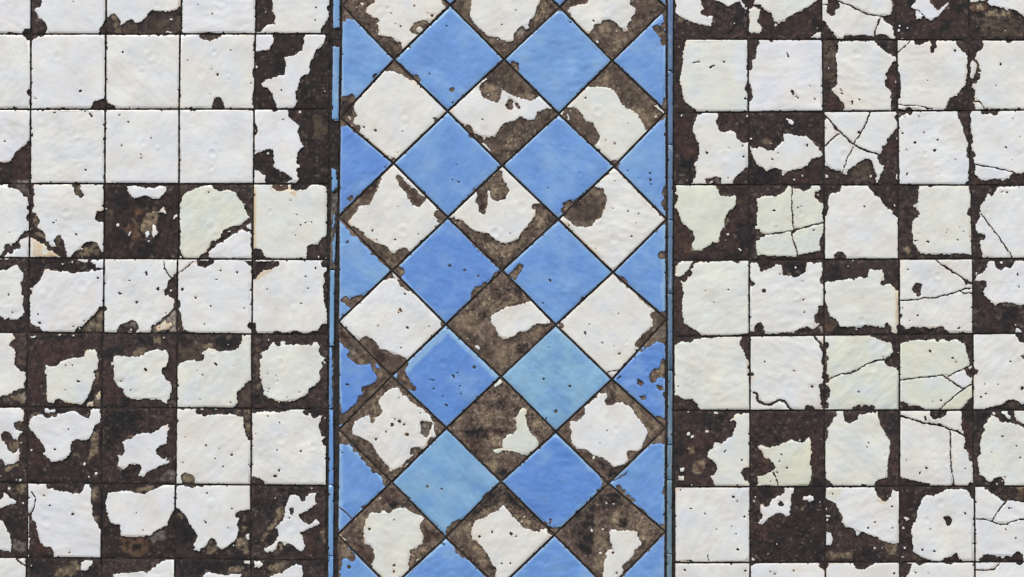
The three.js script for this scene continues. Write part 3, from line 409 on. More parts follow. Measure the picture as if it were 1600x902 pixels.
S('rust', '150,300 330,230 470,270 380,320 320,380 200,440', '320,430 390,480 380,560 340,580', '300,590 370,600 380,645 250,640'); S('tan', '200,470 300,450 310,540 230,560', '170,350 230,340 220,390 180,390'); S('dark', '300,90 370,90 360,200 300,180', '80,490 150,490 150,560 80,570'); S('orange', '250,480 300,500 290,550 250,540'); D('462,380,10 474,366,10 597,447,10 520,555,6');
F('715,335 740,330 800,350 860,345 920,310 965,300 990,285 1015,305 1070,310 1105,285 1125,262 1138,300 1135,350 1148,390 1130,440 1130,480 1148,520 1140,590 1115,660 710,660 725,600 715,570 780,565 830,535 860,520 850,480 810,440 770,425 765,395 740,365'); W('835,540 865,570 885,655', 12); C('735,660 745,645 790,638 820,660'); D('875,545,11 908,400,10 890,455,10 955,507,12 822,615,8 1000,508,6'); S('rust', '740,430 840,470 850,520 760,560', '1145,300 1195,300 1190,560 1150,560');
Z(1040, 722, 5.0125);
D('530,272,12 560,308,8 617,433,11 395,527,10 512,510,9 553,565,9 567,688,13 200,365,8 117,215,9 150,845,12 623,852,11 858,880,12 1003,852,11 820,855,8 310,405,7 628,510,6'); W('335,715 335,775', 6); C('640,385 662,368 665,402', '660,815 720,798 690,790 660,785', '150,772 200,770 220,780 160,782');
F('930,205 1010,205 1000,240 975,290 980,340 970,420 945,432 920,405 880,400 850,415 800,440 760,490 730,490 725,475 770,420 740,385 745,330 765,325 780,350 815,350 830,300 865,275 905,260 930,235'); C('878,327 890,305 905,299 922,305 933,327 922,348 905,355 888,350'); K('1075,275 1090,265 1130,260 1158,270 1160,300 1130,310 1075,295', '678,740 705,772 680,775'); KD('690,310,8 875,640,8'); S('orange', '675,700 710,770 680,775'); S('tan', '1080,340 1110,340 1060,400'); S('rust', '860,420 960,440 900,500 800,480', '700,470 850,500 800,620 700,600');
Z(1240, 0, 5.0125);
W('330,5 440,45 530,90 580,115 680,125 800,130', 12); W('688,130 660,190 640,250 640,300', 11); W('210,32 290,36', 8); C('278,-20 330,-20 365,50 330,60 325,115 295,125 265,100 258,70', '760,-70 760,0 780,45 770,90 750,115 705,138 715,170 750,190 775,215 790,250 800,310 830,310 830,-70', '215,180 250,190 290,225 320,260 335,300 345,325 215,325', '380,318 430,290 500,280 560,275 600,285 630,300 650,280 700,265 740,285 775,318');
S('rust', '270,0 330,0 320,110 280,100', '720,160 770,160 790,240');
F('355,325 635,325 680,370 740,420 808,450 808,480 770,490 745,540 720,575 730,610 715,640 720,680 760,710 765,875 395,875 385,800 350,760 310,735 300,700 330,680 345,630 335,570 345,500 325,435 355,400 350,350'); D('375,708,10,20 385,735,9 370,735,7 460,798,12 458,818,9 513,780,12'); S('brown', '240,340 330,330 330,640 240,640'); S('rust', '740,520 800,500 800,690 740,680', '260,720 340,780 380,850 270,860');
F('955,-70 960,10 920,50 960,95 965,150 990,150 1010,130 1045,150 1090,165 1100,140 1140,120 1155,90 1120,70 1095,45 1065,20 1070,-70'); W('930,80 980,85 1005,108 1025,135', 9); KD('820,240,11 828,208,9');
Z(1390, 0, 5.709);
K('480,60 530,15 525,40 470,100 440,110 430,90'); S('tan', '430,110 540,30 540,60 480,120'); S('rust', '370,-10 540,-10 470,60 400,60', '480,100 600,80 600,180 420,180');
F('65,355 215,355 225,395 290,400 310,385 360,370 385,365 385,385 360,450 380,450 425,362 590,355 610,410 630,445 690,490 695,560 690,650 670,760 640,800 600,850 540,880 520,910 490,985 60,985 80,900 100,860 100,660 75,640 65,600'); W('192,365 75,475', 8); D('588,453,15 342,717,9 425,765,5'); S('brown', '610,380 720,370 720,450 650,440');
F('850,-80 850,10 880,30 910,50 1000,65 1040,90 1090,80 1150,100 1195,150 1380,150 1380,-80'); K('710,-80 850,-80 850,12 710,18'); S('orange', '715,30 860,30 880,80 740,110'); S('tan', '880,90 1080,100 1080,150 880,150', '780,40 850,50 830,90 780,80', '960,70 1040,80 1040,110'); S('grey', '960,260 1040,230 1060,330 980,330'); S('brown', '740,150 1199,180 1199,330 860,330');
C('700,355 835,355 835,410 800,450 770,490 760,520 790,590 785,650 745,740 735,780 760,810 750,905 770,985 700,985', '1025,355 1050,388 1090,378 1110,352'); K('732,530 758,540 778,600 768,660 735,735 722,650'); D('988,570,17 950,767,11 1035,832,6 1100,840,6');
Z(1390, 150, 5.709);
W('80,80 250,85 330,105 385,112', 9); C('300,95 340,98 390,112 330,120'); W('715,48 800,45 830,80 855,128', 8); C('715,0 755,0 725,60', '1000,125 1015,112 1040,110 1045,125', '1125,125 1160,103 1190,125'); K('1130,-5 1130,-4 1131,-3');
C('610,118 605,170 630,230 655,280 665,330 680,390 705,400 725,400 725,118', '70,118 200,118 180,145 130,150 95,190 70,205', '670,785 700,752 735,760 735,800', '250,790 380,790 340,800 430,805 440,790'); D('225,417,13 150,475,10 165,490,10 403,487,14 433,388,12 313,325,11 158,685,10 155,702,11 268,182,11 118,332,10 445,697,8 590,565,9 138,187,8 160,665,5'); S('pale', '685,400 705,420 700,600 690,500');
C('825,122 870,155 920,160 960,150 990,122', '700,280 738,350 728,400 745,560 770,640 760,690 800,740 830,770 870,750 900,745 960,735 1010,750 1060,740 1080,710 1110,690 1170,690 1199,685 1380,690 1380,810 700,810 710,560'); W('750,612 860,630 960,645 1060,670 1130,694', 13); K('790,705 830,700 850,740 825,745'); D('1037,460,14 1100,210,8 1160,365,8 1095,572,8 1068,385,6'); S('tan', '790,710 850,690 870,740 830,730'); S('rust', '720,720 800,740 840,780 730,790', '620,140 680,160 700,380 660,300');
Z(1240, 150, 5.0125);
W('240,150 300,212 350,265 470,385 570,430 700,470', 14); W('600,120 575,200 530,285 470,380', 12); W('470,400 430,470 405,540 380,605', 9); W('362,295 300,340 245,387', 12); C('820,255 770,290 740,330 730,370 700,385 690,450 660,470 665,520 690,540 720,530 705,560 690,600 670,640 665,695 830,695', '238,550 280,570 330,585 370,585 385,610 420,620 430,580 480,545 530,510 560,495 600,500 625,535 640,600 650,630 640,695 238,695', '795,180 810,205 830,150', '310,240 340,240 350,270 320,265', '490,280 510,272 530,290 505,300'); K('800,640 820,605 824,668', '245,615 275,620 270,640 247,645'); KD('605,633,9'); D('570,312,6 572,350,6'); S('brown', '480,550 560,510 620,540 620,660 480,680'); S('rust', '690,420 800,320 800,460 700,470');
Z(1240, 270, 5.0125);
C('235,82 392,82 370,130 350,155 290,160 275,200 265,260 270,300 245,335 235,335', '578,80 600,130 640,180 680,195 700,240 740,280 775,305 795,330 825,335 825,80', '320,680 325,635 350,620 390,625 410,655 410,680', '800,395 825,395 825,415', '805,598 825,600 825,612', '535,675 560,662 580,678'); K('782,250 796,245 797,272'); D('555,268,10 575,390,6'); S('rust', '590,100 660,110 640,170', '700,220 780,290 740,260');
Z(1390, 280, 5.709);
F('262,58 320,62 380,68 430,55 700,52 715,100 725,150 720,260 690,290 690,315 720,325 740,650 735,665 270,665 250,620 215,575 205,545 215,500 195,420 210,380 260,330 265,290 235,265 205,240 255,205 260,150'); W('205,543 270,550', 7); D('342,562,19 605,543,10 622,430,9 520,455,8 505,483,8 450,495,6 655,467,8 560,350,5 385,540,6'); S('tan', '120,620 180,610 180,670 120,660');
F('970,68 1380,58 1380,725 845,725 830,670 810,620 815,540 845,545 845,490 790,475 765,415 810,330 815,240 850,190 875,130 915,155 945,110'); W('818,308 900,420 970,510 1040,610 1112,725', 12); D('1050,120,10 1000,118,8');
Z(1240, 390, 5.0125);
F('245,255 330,250 390,245 430,220 470,235 520,215 560,225 585,200 585,155 610,150 640,165 690,155 705,190 715,240 680,270 690,285 760,265 780,300 830,335 832,660 775,660 745,600 740,585 700,605 640,610 600,595 560,590 520,610 450,605 390,600 360,600 340,560 310,530 280,530 275,500 260,440 240,430'); S('orange', '240,580 330,585 310,640 250,655'); S('pale', '195,620 230,610 230,650'); S('rust', '690,260 760,240 810,310 760,270', '200,230 230,200 235,270'); S('tan', '220,650 250,650 250,720 230,730');
Z(1390, 400, 5.709);
C('200,290 230,250 285,245 280,310 262,358 240,345'); W('395,25 480,90 580,150 660,210 725,242', 15); C('660,212 690,215 745,235 735,252 700,245 685,262 665,240'); W('95,395 200,395 330,375 430,370 540,340 620,315 680,290 750,288', 13); W('620,318 680,330 750,328', 11); C('85,615 130,640 170,655 210,635 270,645 320,635 380,650 440,640 480,645 495,670 518,700 85,700', '88,512 120,520 112,552 88,560', '610,690 640,680 650,695'); S('rust', '210,270 280,260 250,340');
D('167,122,11 252,530,11 122,465,9 617,643,14 180,577,8 258,110,5');
F('880,50 940,50 945,100 990,125 1040,105 1075,110 1115,60 1130,45 1380,42 1380,430 1160,430 1090,415 1030,415 990,420 950,437 900,405 840,350 835,320 870,270 860,230 820,215 755,222 770,190 830,150 870,100'); K('1125,645 1150,645 1190,685 1130,690', '760,145 775,150 780,175 765,170'); KD('1118,612,8 1000,60,11'); D('1145,158,10 1147,173,9 1157,277,9'); S('grey', '1060,430 1199,440 1199,470 1060,450', '780,120 860,80 850,110 790,150'); S('rust', '840,380 920,440 900,470 840,420', '960,60 1050,70 1000,115');
Z(1240, 510, 5.0125);
C('610,65 660,105 720,120 765,125 780,190 760,225 715,265 720,300 760,315 800,325 835,350 850,350 850,55 620,55'); W('245,432 310,400 380,370 440,370 520,330 570,295 640,270 715,260', 12); W('688,232 712,258', 8); C('470,660 490,630 540,628 610,622 628,660', '250,660 330,650 345,660'); D('512,518,10 740,465,6');
Z(1390, 510, 5.709);
F('85,150 150,140 200,125 260,120 290,128 350,118 400,115 430,135 460,115 540,130 580,115 630,135 660,150 680,195 700,260 720,340 745,355 745,630 700,660 670,700 640,730 600,745 330,745 280,710 230,700 180,710 150,680 85,670'); W('90,475 300,455 465,440', 12); W('468,430 560,500 655,560', 12); W('520,455 600,410 660,380 745,340', 12); W('655,560 745,510', 11); W('660,558 560,640 445,745', 12); C('660,380 720,355 790,400 780,430 720,460 690,440'); K('700,375 730,352 735,370 710,390'); D('365,218,13 558,283,11 598,318,9 460,660,10 380,667,8 262,657,8 585,120,5');
C('1145,70 1140,110 1165,140 1380,140 1380,70', '1165,265 1199,250 1199,300', '740,345 760,360 790,410 778,435 740,435', '860,745 890,718 960,713 1000,700 1050,660 1110,650 1170,690 1199,700 1280,745'); D('1185,555,22 1077,312,13 815,625,13 855,600,8 970,523,9 850,520,7'); S('brown', '1080,680 1120,670 1120,730 1060,730');
Z(1240, 630, 5.0125);
F('330,62 388,62 400,150 440,155 500,130 520,90 600,80 655,68 670,150 705,200 720,250 750,290 755,370 740,420 740,560 735,575 670,600 640,620 632,660 300,660 290,615 250,595 242,340 270,260 265,200 300,160 310,130 335,100'); C('515,660 530,640 560,635 585,658'); D('590,315,8 575,342,8'); S('rust', '740,420 800,300 810,560 750,560', '650,610 720,590 800,630 700,650');
Z(1390, 630, 5.709);
F('88,68 360,68 365,115 390,145 450,140 505,105 512,65 640,65 645,150 630,190 655,260 665,330 665,400 700,450 700,500 735,520 752,700 752,745 370,745 360,715 280,705 210,690 150,670 88,665'); W('90,118 220,150 350,185 440,195 540,235 600,250 670,295', 17); C('410,195 440,180 470,190 460,215 420,210'); W('540,240 545,400 550,560 582,745', 13); C('690,735 715,708 750,720 750,745'); D('318,125,13 322,145,12 327,578,15 267,620,14 265,634,10 350,183,13 675,583,10 150,513,7'); S('rust', '640,150 730,200 740,500 680,430');
F('910,110 960,130 990,170 1050,165 1120,185 1199,215 1380,300 1380,745 1025,745 1020,680 990,660 950,660 950,690 880,705 850,660 800,640 800,600 785,490 810,450 815,330 850,230 825,222 860,180'); K('965,68 1085,68 1085,155 1040,130 1015,95', '1103,68 1380,68 1380,260 1199,190 1130,160'); KD('930,95,14'); D('1135,385,11 910,440,10 1168,490,12 1030,660,11 1000,298,10 1015,298,8 1140,600,6'); S('pale', '910,90 950,100 940,130'); S('tan', '1140,750 1199,740 1199,880 1150,870'); S('dark', '780,80 900,80 850,200 770,300');
Z(1240, 722, 5.0125);
F('255,205 635,195 650,260 690,300 740,300 760,270 775,212 835,235 835,632 770,635 720,620 670,610 660,580 610,575 540,550 500,570 480,550 460,520 400,510 380,470 385,430 350,370 325,320 270,290 245,270'); K('258,540 290,560 308,610 290,650 256,652', '250,418 290,415 290,428 255,432'); KD('255,370,11 265,452,9 690,675,7'); D('305,253,9 768,350,11 583,515,12 638,473,11 775,517,8 735,255,5'); S('orange', '660,260 720,300 690,320'); S('tan', '690,630 810,640 820,740 720,700', '240,710 480,720 460,760 260,760'); S('dark', '540,680 640,660 660,740 520,760'); S('rust', '400,520 470,540 500,620 420,620', '550,560 650,590 640,640 560,620');
C('482,790 490,835 530,845 590,820 645,785 660,770 480,770', '195,780 205,825 245,845 275,800 255,770'); D('787,875,12');
Z(1390, 744, 5.709);
F('320,170 390,180 430,165 500,125 560,125 640,115 690,130 715,165 745,210 765,400 765,765 660,760 640,740 620,740 610,700 590,690 560,715 500,725 450,765 350,750 280,715 220,680 205,630 205,560 195,480 215,430 240,370 250,300 270,260'); C('470,380 500,360 540,363 562,400 547,434 510,420'); K('125,370 150,368 180,385 150,397'); KD('120,462,9 135,640,8'); D('295,658,13 403,672,13 673,333,12 360,472,11 465,518,7'); S('brown', '110,680 280,720 340,760 110,760'); S('rust', '480,370 545,380 540,420', '470,750 560,715 610,760');
C('862,95 890,140 960,180 1000,220 1030,230 1055,210 1120,220 1170,230 1250,230 1380,200 1380,90', '800,765 830,710 880,696 930,705 970,730 1080,730 1110,690 1150,675 1190,700 1195,790 1140,790 1120,765'); W('770,380 850,390 920,405 990,435 1040,430 1100,400 1199,385 1320,370', 12); W('912,405 960,330 1045,212', 13); D('1070,285,10 1090,290,9 1040,477,9 1127,553,9'); S('orange', '1150,130 1199,110 1199,230 1160,220'); S('rust', '830,715 920,710 940,740', '1110,700 1180,700 1180,760');
C('88,765 195,785 180,830 150,905 88,905', '485,765 500,780 540,792 585,768', '240,765 330,770 300,790 250,795'); W('765,832 850,845 920,835 970,800 990,765', 13); D('237,860,8 350,870,7 560,870,7 1085,820,6');

{ // crumbs of glaze left on the clay
  const r = rng(2024);
  for (let n = 0, got = 0; n < 6000 && got < 110; n++) {
    const x = r() * 1600, y = r() * 902, k = Math.round((y - OY) * SS) * GW + Math.round((x - OX) * SS), R = 0.9 + r() * r() * 1.2;
    if (mask[k] || owner[k] < 0 || tiles[owner[k]].kind !== 'white' || (tiles[owner[k]].diamond && r() < 0.6)) continue;
    got++; scan(disc(x, y, R), (q) => { if (owner[q] === owner[k]) mask[q] = 1; });
  }
}
// ---------- ragged outlines: warp the survey a little, soften it, read it back as a field ----------
const warpX = new Float32Array(GW / 4 * GH / 4), warpY = new Float32Array(GW / 4 * GH / 4), WQ = GW / 4;
for (let j = 0; j < GH / 4; j++) for (let i = 0; i < WQ; i++) {
  const x = i * 2, y = j * 2;
  warpX[j * WQ + i] = 2.0 * (pn(x / 9, y / 9, 1.3) + 0.55 * pn(x / 4, y / 4, 8.1));
  warpY[j * WQ + i] = 2.0 * (pn(x / 9, y / 9, 21.7) + 0.55 * pn(x / 4, y / 4, 33.2));
}
let fieldA = new Float32Array(GW * GH), fieldB = new Float32Array(GW * GH);
for (let j = 0; j < GH; j++) for (let i = 0; i < GW; i++) {
  const q = Math.min(GH / 4 - 1, j >> 2) * WQ + Math.min(WQ - 1, i >> 2);
  const a = clamp(Math.round(i + warpX[q] * SS * 0.8), 0, GW - 1), b = clamp(Math.round(j + warpY[q] * SS * 0.8), 0, GH - 1);
  fieldA[j * GW + i] = mask[b * GW + a];
}
for (let pass = 0; pass < 2; pass++) {                           // two small box blurs
  const R = 1;
  for (let j = 0; j < GH; j++) for (let i = 0; i < GW; i++) { let s = 0; for (let d = -R; d <= R; d++) s += fieldA[j * GW + Math.min(GW - 1, Math.max(0, i + d))]; fieldB[j * GW + i] = s / (2 * R + 1); }
  for (let j = 0; j < GH; j++) for (let i = 0; i < GW; i++) { let s = 0; for (let d = -R; d <= R; d++) s += fieldB[Math.min(GH - 1, Math.max(0, j + d)) * GW + i]; fieldA[j * GW + i] = s / (2 * R + 1); }
}
fieldB = null;
const wide = new Float32Array(GW / 2 * GH / 2);                  // how much glaze is left within some 3 mm
{ const w = GW / 2, h = GH / 2, t = new Float32Array(w * h), R = 3;
  for (let j = 0; j < h; j++) for (let i = 0; i < w; i++) { let a = 0; for (let d = -R; d <= R; d++) a += fieldA[j * 2 * GW + clamp(i + d, 0, w - 1) * 2]; t[j * w + i] = a / 7; }
  for (let j = 0; j < h; j++) for (let i = 0; i < w; i++) { let a = 0; for (let d = -R; d <= R; d++) a += t[clamp(j + d, 0, h - 1) * w + i]; wide[j * w + i] = a / 7; } }

// ---------- geometry of one tile ----------
function sdQuad(q, x, y) { // distance inside a convex quad
  let d = Infinity;
  for (let i = 0; i < 4; i++) {
    const a = q[i], b = q[(i + 1) % 4], ex = b[0] - a[0], ey = b[1] - a[1], l = Math.hypot(ex, ey);
    if (l < 1e-6) continue;
    d = Math.min(d, (ex * (y - a[1]) - ey * (x - a[0])) / l);
  }
  return d;
}
function contours(v, w, h) { // marching squares; loops of [x, y], inside kept on one side
  const next = new Map();
  const key = (x, y) => Math.round(x * 4096) * 67108864 + Math.round(y * 4096);
  const P = new Map();
  const seg = (a, b) => { const ka = key(...a), kb = key(...b); if (ka === kb) return; P.set(ka, a); P.set(kb, b); (next.get(ka) || next.set(ka, []).get(ka)).push(kb); };
  const T = 0.5, l = (p, q) => clamp((T - p) / (q - p), 0.02, 0.98);
  for (let j = 0; j + 1 < h; j++) for (let i = 0; i + 1 < w; i++) {
    const a = v[j * w + i], b = v[j * w + i + 1], c = v[(j + 1) * w + i + 1], d = v[(j + 1) * w + i];
    const m = (a > T ? 1 : 0) | (b > T ? 2 : 0) | (c > T ? 4 : 0) | (d > T ? 8 : 0);
    if (m === 0 || m === 15) continue;
    const t = () => [i + l(a, b), j], r = () => [i + 1, j + l(b, c)], o = () => [i + l(d, c), j + 1], e = () => [i, j + l(a, d)];
    switch (m) {
      case 1: seg(e(), t()); break; case 2: seg(t(), r()); break; case 3: seg(e(), r()); break; case 4: seg(r(), o()); break;
      case 5: seg(e(), t()); seg(r(), o()); break; case 6: seg(t(), o()); break; case 7: seg(e(), o()); break; case 8: seg(o(), e()); break;
      case 9: seg(o(), t()); break; case 10: seg(t(), r()); seg(o(), e()); break; case 11: seg(o(), r()); break; case 12: seg(r(), e()); break;
      case 13: seg(r(), t()); break; case 14: seg(t(), e()); break;
    }
  }
  const loops = [];
  for (const k0 of [...next.keys()]) {
    while (next.get(k0)?.length) {
      const loop = []; let k = k0, n = 0;
      do { const nx = next.get(k); if (!nx || !nx.length) break; loop.push(P.get(k)); k = nx.pop(); } while (k !== k0 && ++n < 40000);
      if (loop.length > 2 && k === k0) loops.push(loop);
    }
  }
  return loops;
}
function simplify(loop, tol) {
  let far = 0, fd = -1; loop.forEach((p, i) => { const d = (p[0] - loop[0][0]) ** 2 + (p[1] - loop[0][1]) ** 2; if (d > fd) { fd = d; far = i; } });
  const rdp = (a) => {
    const keep = new Uint8Array(a.length); keep[0] = keep[a.length - 1] = 1; const st = [[0, a.length - 1]];
    while (st.length) {
      const [i, j] = st.pop(); let m = -1, md = tol; const dx = a[j][0] - a[i][0], dy = a[j][1] - a[i][1], L = Math.hypot(dx, dy) || 1e-9;
      for (let k = i + 1; k < j; k++) { const d = Math.abs(dx * (a[k][1] - a[i][1]) - dy * (a[k][0] - a[i][0])) / L; if (d > md) { md = d; m = k; } }
      if (m > 0) { keep[m] = 1; st.push([i, m], [m, j]); }
    }
    return a.filter((_, i) => keep[i]);
  };
  const A1 = rdp(loop.slice(0, far + 1)), A2 = rdp([...loop.slice(far), loop[0]]);
  return [...A1.slice(0, -1), ...A2.slice(0, -1)];
}
const area = (l) => { let s = 0; for (let i = 0, j = l.length - 1; i < l.length; j = i++) s += l[j][0] * l[i][1] - l[i][0] * l[j][1]; return s / 2; };
function inside(l, x, y) { let c = false; for (let i = 0, j = l.length - 1; i < l.length; j = i++) if ((l[i][1] > y) !== (l[j][1] > y) && x < (l[j][0] - l[i][0]) * (y - l[i][1]) / (l[j][1] - l[i][1]) + l[i][0]) c = !c; return c; }

const toX = (x) => (x - CX) * MM, toY = (y) => EYE - (y - CY) * MM;
function geometry(b, cx, cy) { // b: pos [x, y, z] in mm on the wall, normals, colours, uv offset, indices
  const g = new THREE.BufferGeometry(), n = b.p.length / 3, P = new Float32Array(n * 3), U = new Float32Array(n * 2);
  for (let i = 0; i < n; i++) {
    P[i * 3] = (b.p[i * 3] - cx) * MM; P[i * 3 + 1] = -(b.p[i * 3 + 1] - cy) * MM; P[i * 3 + 2] = b.p[i * 3 + 2] * MM;
    const x = (b.p[i * 3] - cx) * MM, y = (b.p[i * 3 + 1] - cy) * MM;
    U[i * 2] = x * b.cs - y * b.sn + b.u; U[i * 2 + 1] = x * b.sn + y * b.cs + b.v;
  }
  g.setAttribute('position', new THREE.BufferAttribute(P, 3));
  g.setAttribute('uv', new THREE.BufferAttribute(U, 2));
  if (b.c.length) g.setAttribute('color', new THREE.BufferAttribute(Float32Array.from(b.c), 3));
  g.setIndex(b.i);
  if (b.nrm) g.setAttribute('normal', new THREE.BufferAttribute(Float32Array.from(b.nrm), 3)); else g.computeVertexNormals();
  return g;
}

// the relief of a glazed face: hand-made waves, slumped edges, a few blisters; in millimetres
function relief(t) {
  const r = rng(t.n + 77), bl = [], q = t.quad, c = [(q[0][0] + q[2][0]) / 2, (q[0][1] + q[2][1]) / 2];
  const nb = t.kind === 'trim' ? 0 : Math.floor(r() * 4) + 1;
  for (let i = 0; i < nb; i++) { const a = r() * 6.28, d = 42 * Math.sqrt(r()); bl.push([c[0] + Math.cos(a) * d, c[1] + Math.sin(a) * d * 0.9, 3 + r() * 4, (r() - 0.62) * 0.85]); }
  const tx = (r() - 0.5) * 0.012, ty = (r() - 0.5) * 0.012, z0 = (r() - 0.5) * 0.7, ph = r() * 50, amp = (t.kind === 'blue' ? 1.3 : 1.15) * (0.6 + r() * 0.8), dir = r() * 3.14, cs = Math.cos(dir), sn = Math.sin(dir);
  return (x, y) => {
    const e = sdQuad(q, x, y);
    if (t.kind === 'trim') { const s = clamp(e / 5); return 1.6 * Math.sqrt(Math.max(0, 1 - (1 - s) * (1 - s))) - 0.6 + 0.15 * pn(x / 12, y / 25, ph); }
    const u = x * cs + y * sn, v = -x * sn + y * cs;
    let z = z0 + tx * (x - c[0]) + ty * (y - c[1]);
    z -= 0.9 * Math.exp(-Math.max(0, e) / (t.kind === 'blue' ? 4.2 : 3.2));
    z += amp * (0.55 * pn(x / 42, y / 42, ph) + 0.30 * pn(u / 26, v / 11, ph + 9) + (t.kind === 'blue' ? 0.24 : 0.18) * pn(u / 11, v / 7, ph + 3));
    for (const [bx, by, br, ba] of bl) { const d = Math.hypot(x - bx, y - by) / br; if (d < 3) z += ba * (Math.exp(-d * d) - 0.8 * Math.exp(-(d - 1.4) * (d - 1.4) * 4)); }
    return z;
  };
}

function glazeOf(t) {
  const q = t.quad, xs = q.map((p) => p[0]), ys = q.map((p) => p[1]);
  const i0 = Math.floor((Math.min(...xs) - OX) * SS) - 4, j0 = Math.floor((Math.min(...ys) - OY) * SS) - 4;
  const w = Math.ceil((Math.max(...xs) - OX) * SS) + 5 - i0, h = Math.ceil((Math.max(...ys) - OY) * SS) + 5 - j0;
  const v = new Float32Array(w * h);
  const px = (i) => (i + i0 + 0.5) / SS + OX, py = (j) => (j + j0 + 0.5) / SS + OY;
  const gap = t.kind === 'trim' ? 0.5 : t.diamond || t.kind === 'blue' ? 1.85 : 1.45;
  for (let j = 1; j < h - 1; j++) for (let i = 1; i < w - 1; i++) {
    const gi = i + i0, gj = j + j0; if (gi < 0 || gj < 0 || gi >= GW || gj >= GH) continue;
    const x = px(i), y = py(j), e = sdQuad(q, x, y);
    if (e < 0) continue;
    let f = fieldA[gj * GW + gi];
    if (f > 0.02 && f < 0.98) f += 0.55 * (pn(x / 2.6, y / 2.6, 4.4) + 0.7 * pn(x / 1.4, y / 1.4, 14.4)) * (4 * f * (1 - f));
    // worn arrises: the edge wanders and has small bites
    const nick = Math.max(0, pn(x / 5.5, y / 5.5, 61.2 + (t.n % 7)) - 0.33) * 7;
    const ed = 0.5 + (e - gap - 0.5 * pn(x / 7, y / 7, 40.5) - nick) * 0.5;
    v[j * w + i] = clamp(Math.min(f, ed));
  }
  const loops = contours(v, w, h).map((l) => simplify(l, 0.22)).filter((l) => l.length > 2 && Math.abs(area(l)) > 5);
  if (!loops.length) return null;
  // find which orientation is "outside"
  let big = loops[0]; for (const l of loops) if (Math.abs(area(l)) > Math.abs(area(big))) big = l;
  const sign = Math.sign(area(big));
  // cells of a grid that lie wholly inside
  const GC = t.kind === 'trim' ? 4 : 6, gw = Math.floor(w / GC), gh = Math.floor(h / GC), G = new Uint8Array(gw * gh);
  for (let b = 0; b < gh; b++) for (let a = 0; a < gw; a++) {
    let ok = 1;
    for (let j = b * GC - 2; ok && j <= b * GC + GC + 2; j++) for (let i = a * GC - 2; i <= a * GC + GC + 2; i++) if (i < 0 || j < 0 || i >= w || j >= h || v[j * w + i] < 0.75) { ok = 0; break; }
    G[b * gw + a] = ok;
  }
  const at = (a, b) => (a >= 0 && b >= 0 && a < gw && b < gh ? G[b * gw + a] : 0);
  const B = { p: [], c: [], i: [], nrm: [], tie: [] }, vid = new Map(), z = relief(t), q0 = t.quad;
  const rnd = rng(t.n + 5); B.u = rnd() * 3; B.v = rnd() * 3; { const k = Math.floor(rnd() * 4) * Math.PI / 2; B.cs = Math.cos(k); B.sn = Math.sin(k); }
  const col = glazeColour(t);
  const push = (x, y, zz, n, c) => { B.p.push(x, y, zz); B.nrm.push(...n); B.c.push(...c); return B.p.length / 3 - 1; };
  const gridNormal = (x, y) => { const d = 1.2, gx = (z(x + d, y) - z(x - d, y)) / (2 * d), gy = (z(x, y + d) - z(x, y - d)) / (2 * d), l = Math.hypot(gx, gy, 1); return [-gx / l, gy / l, 1 / l]; };
  const gv = (a, b) => { const k = b * (gw + 1) + a; if (!vid.has(k)) { const x = px(a * GC), y = py(b * GC); vid.set(k, push(x, y, z(x, y), gridNormal(x, y), col(x, y, 9))); } return vid.get(k); };
  const gnext = new Map();
  const ge = (a, b, c, d) => { const k = b * (gw + 1) + a; (gnext.get(k) || gnext.set(k, []).get(k)).push([c, d]); };
  for (let b = 0; b < gh; b++) for (let a = 0; a < gw; a++) if (at(a, b)) {
    const A0 = gv(a, b), A1 = gv(a + 1, b), A2 = gv(a + 1, b + 1), A3 = gv(a, b + 1);
    if ((a + b) & 1) B.i.push(A0, A3, A1, A1, A3, A2); else B.i.push(A0, A3, A2, A0, A2, A1);
    if (!at(a, b - 1)) ge(a, b, a + 1, b); if (!at(a + 1, b)) ge(a + 1, b, a + 1, b + 1); if (!at(a, b + 1)) ge(a + 1, b + 1, a, b + 1); if (!at(a - 1, b)) ge(a, b + 1, a, b);
  }
  const gloops = [];
  for (const [k0, list] of gnext) while (list.length) {
    const a0 = k0 % (gw + 1), b0 = Math.floor(k0 / (gw + 1)); const loop = []; let a = a0, b = b0, da = 0, db = 0, n = 0;
    do {
      const l = gnext.get(b * (gw + 1) + a); let pick = 0;
      if (l.length > 1) { let best = -9; l.forEach(([c, d], m) => { const cr = da * (d - b) - db * (c - a); if (cr > best) { best = cr; pick = m; } }); } // stay with the same cell
      const [c, d] = l.splice(pick, 1)[0]; loop.push([a, b]); da = c - a; db = d - b; a = c; b = d;
    } while ((a !== a0 || b !== b0) && ++n < 20000);
    gloops.push(loop);
  }
  // the rim between outline and grid
  const pos = [], neg = [];
  for (const l of loops) { // outline vertices
    const n = l.length, ids = [], L = l.map(([a, b]) => [px(a), py(b)]), wall = [];
    for (let i = 0; i < n; i++) {
      const p = L[i], a = L[(i + n - 1) % n], b = L[(i + 1) % n], ex = b[0] - a[0], ey = b[1] - a[1], len = Math.hypot(ex, ey) || 1;
      const nx = sign * ey / len, ny = -sign * ex / len;                  // away from the glaze (screen y down)
      const zt = Math.max(z(p[0], p[1]), -0.55) , g = gridNormal(p[0], p[1]);
      let N = [g[0] + nx * 0.3, g[1] - ny * 0.3, g[2]]; const m = Math.hypot(...N); N = N.map((k) => k / m);
      const cc = col(p[0], p[1], 0), cw = col(p[0], p[1], -1);
      ids.push(push(p[0], p[1], zt - 0.18, N, cc));
      B.tie.push([B.p.length / 3 - 1, B.p.length / 3]);
      wall.push([push(p[0], p[1], zt - 0.18, [nx, -ny, 0.25], cw), push(p[0] + nx * 0.15, p[1] + ny * 0.15, -2.6, [nx, -ny, 0], cw)]);
    }
    const s = Math.sign(area(l)) === sign ? 1 : -1;
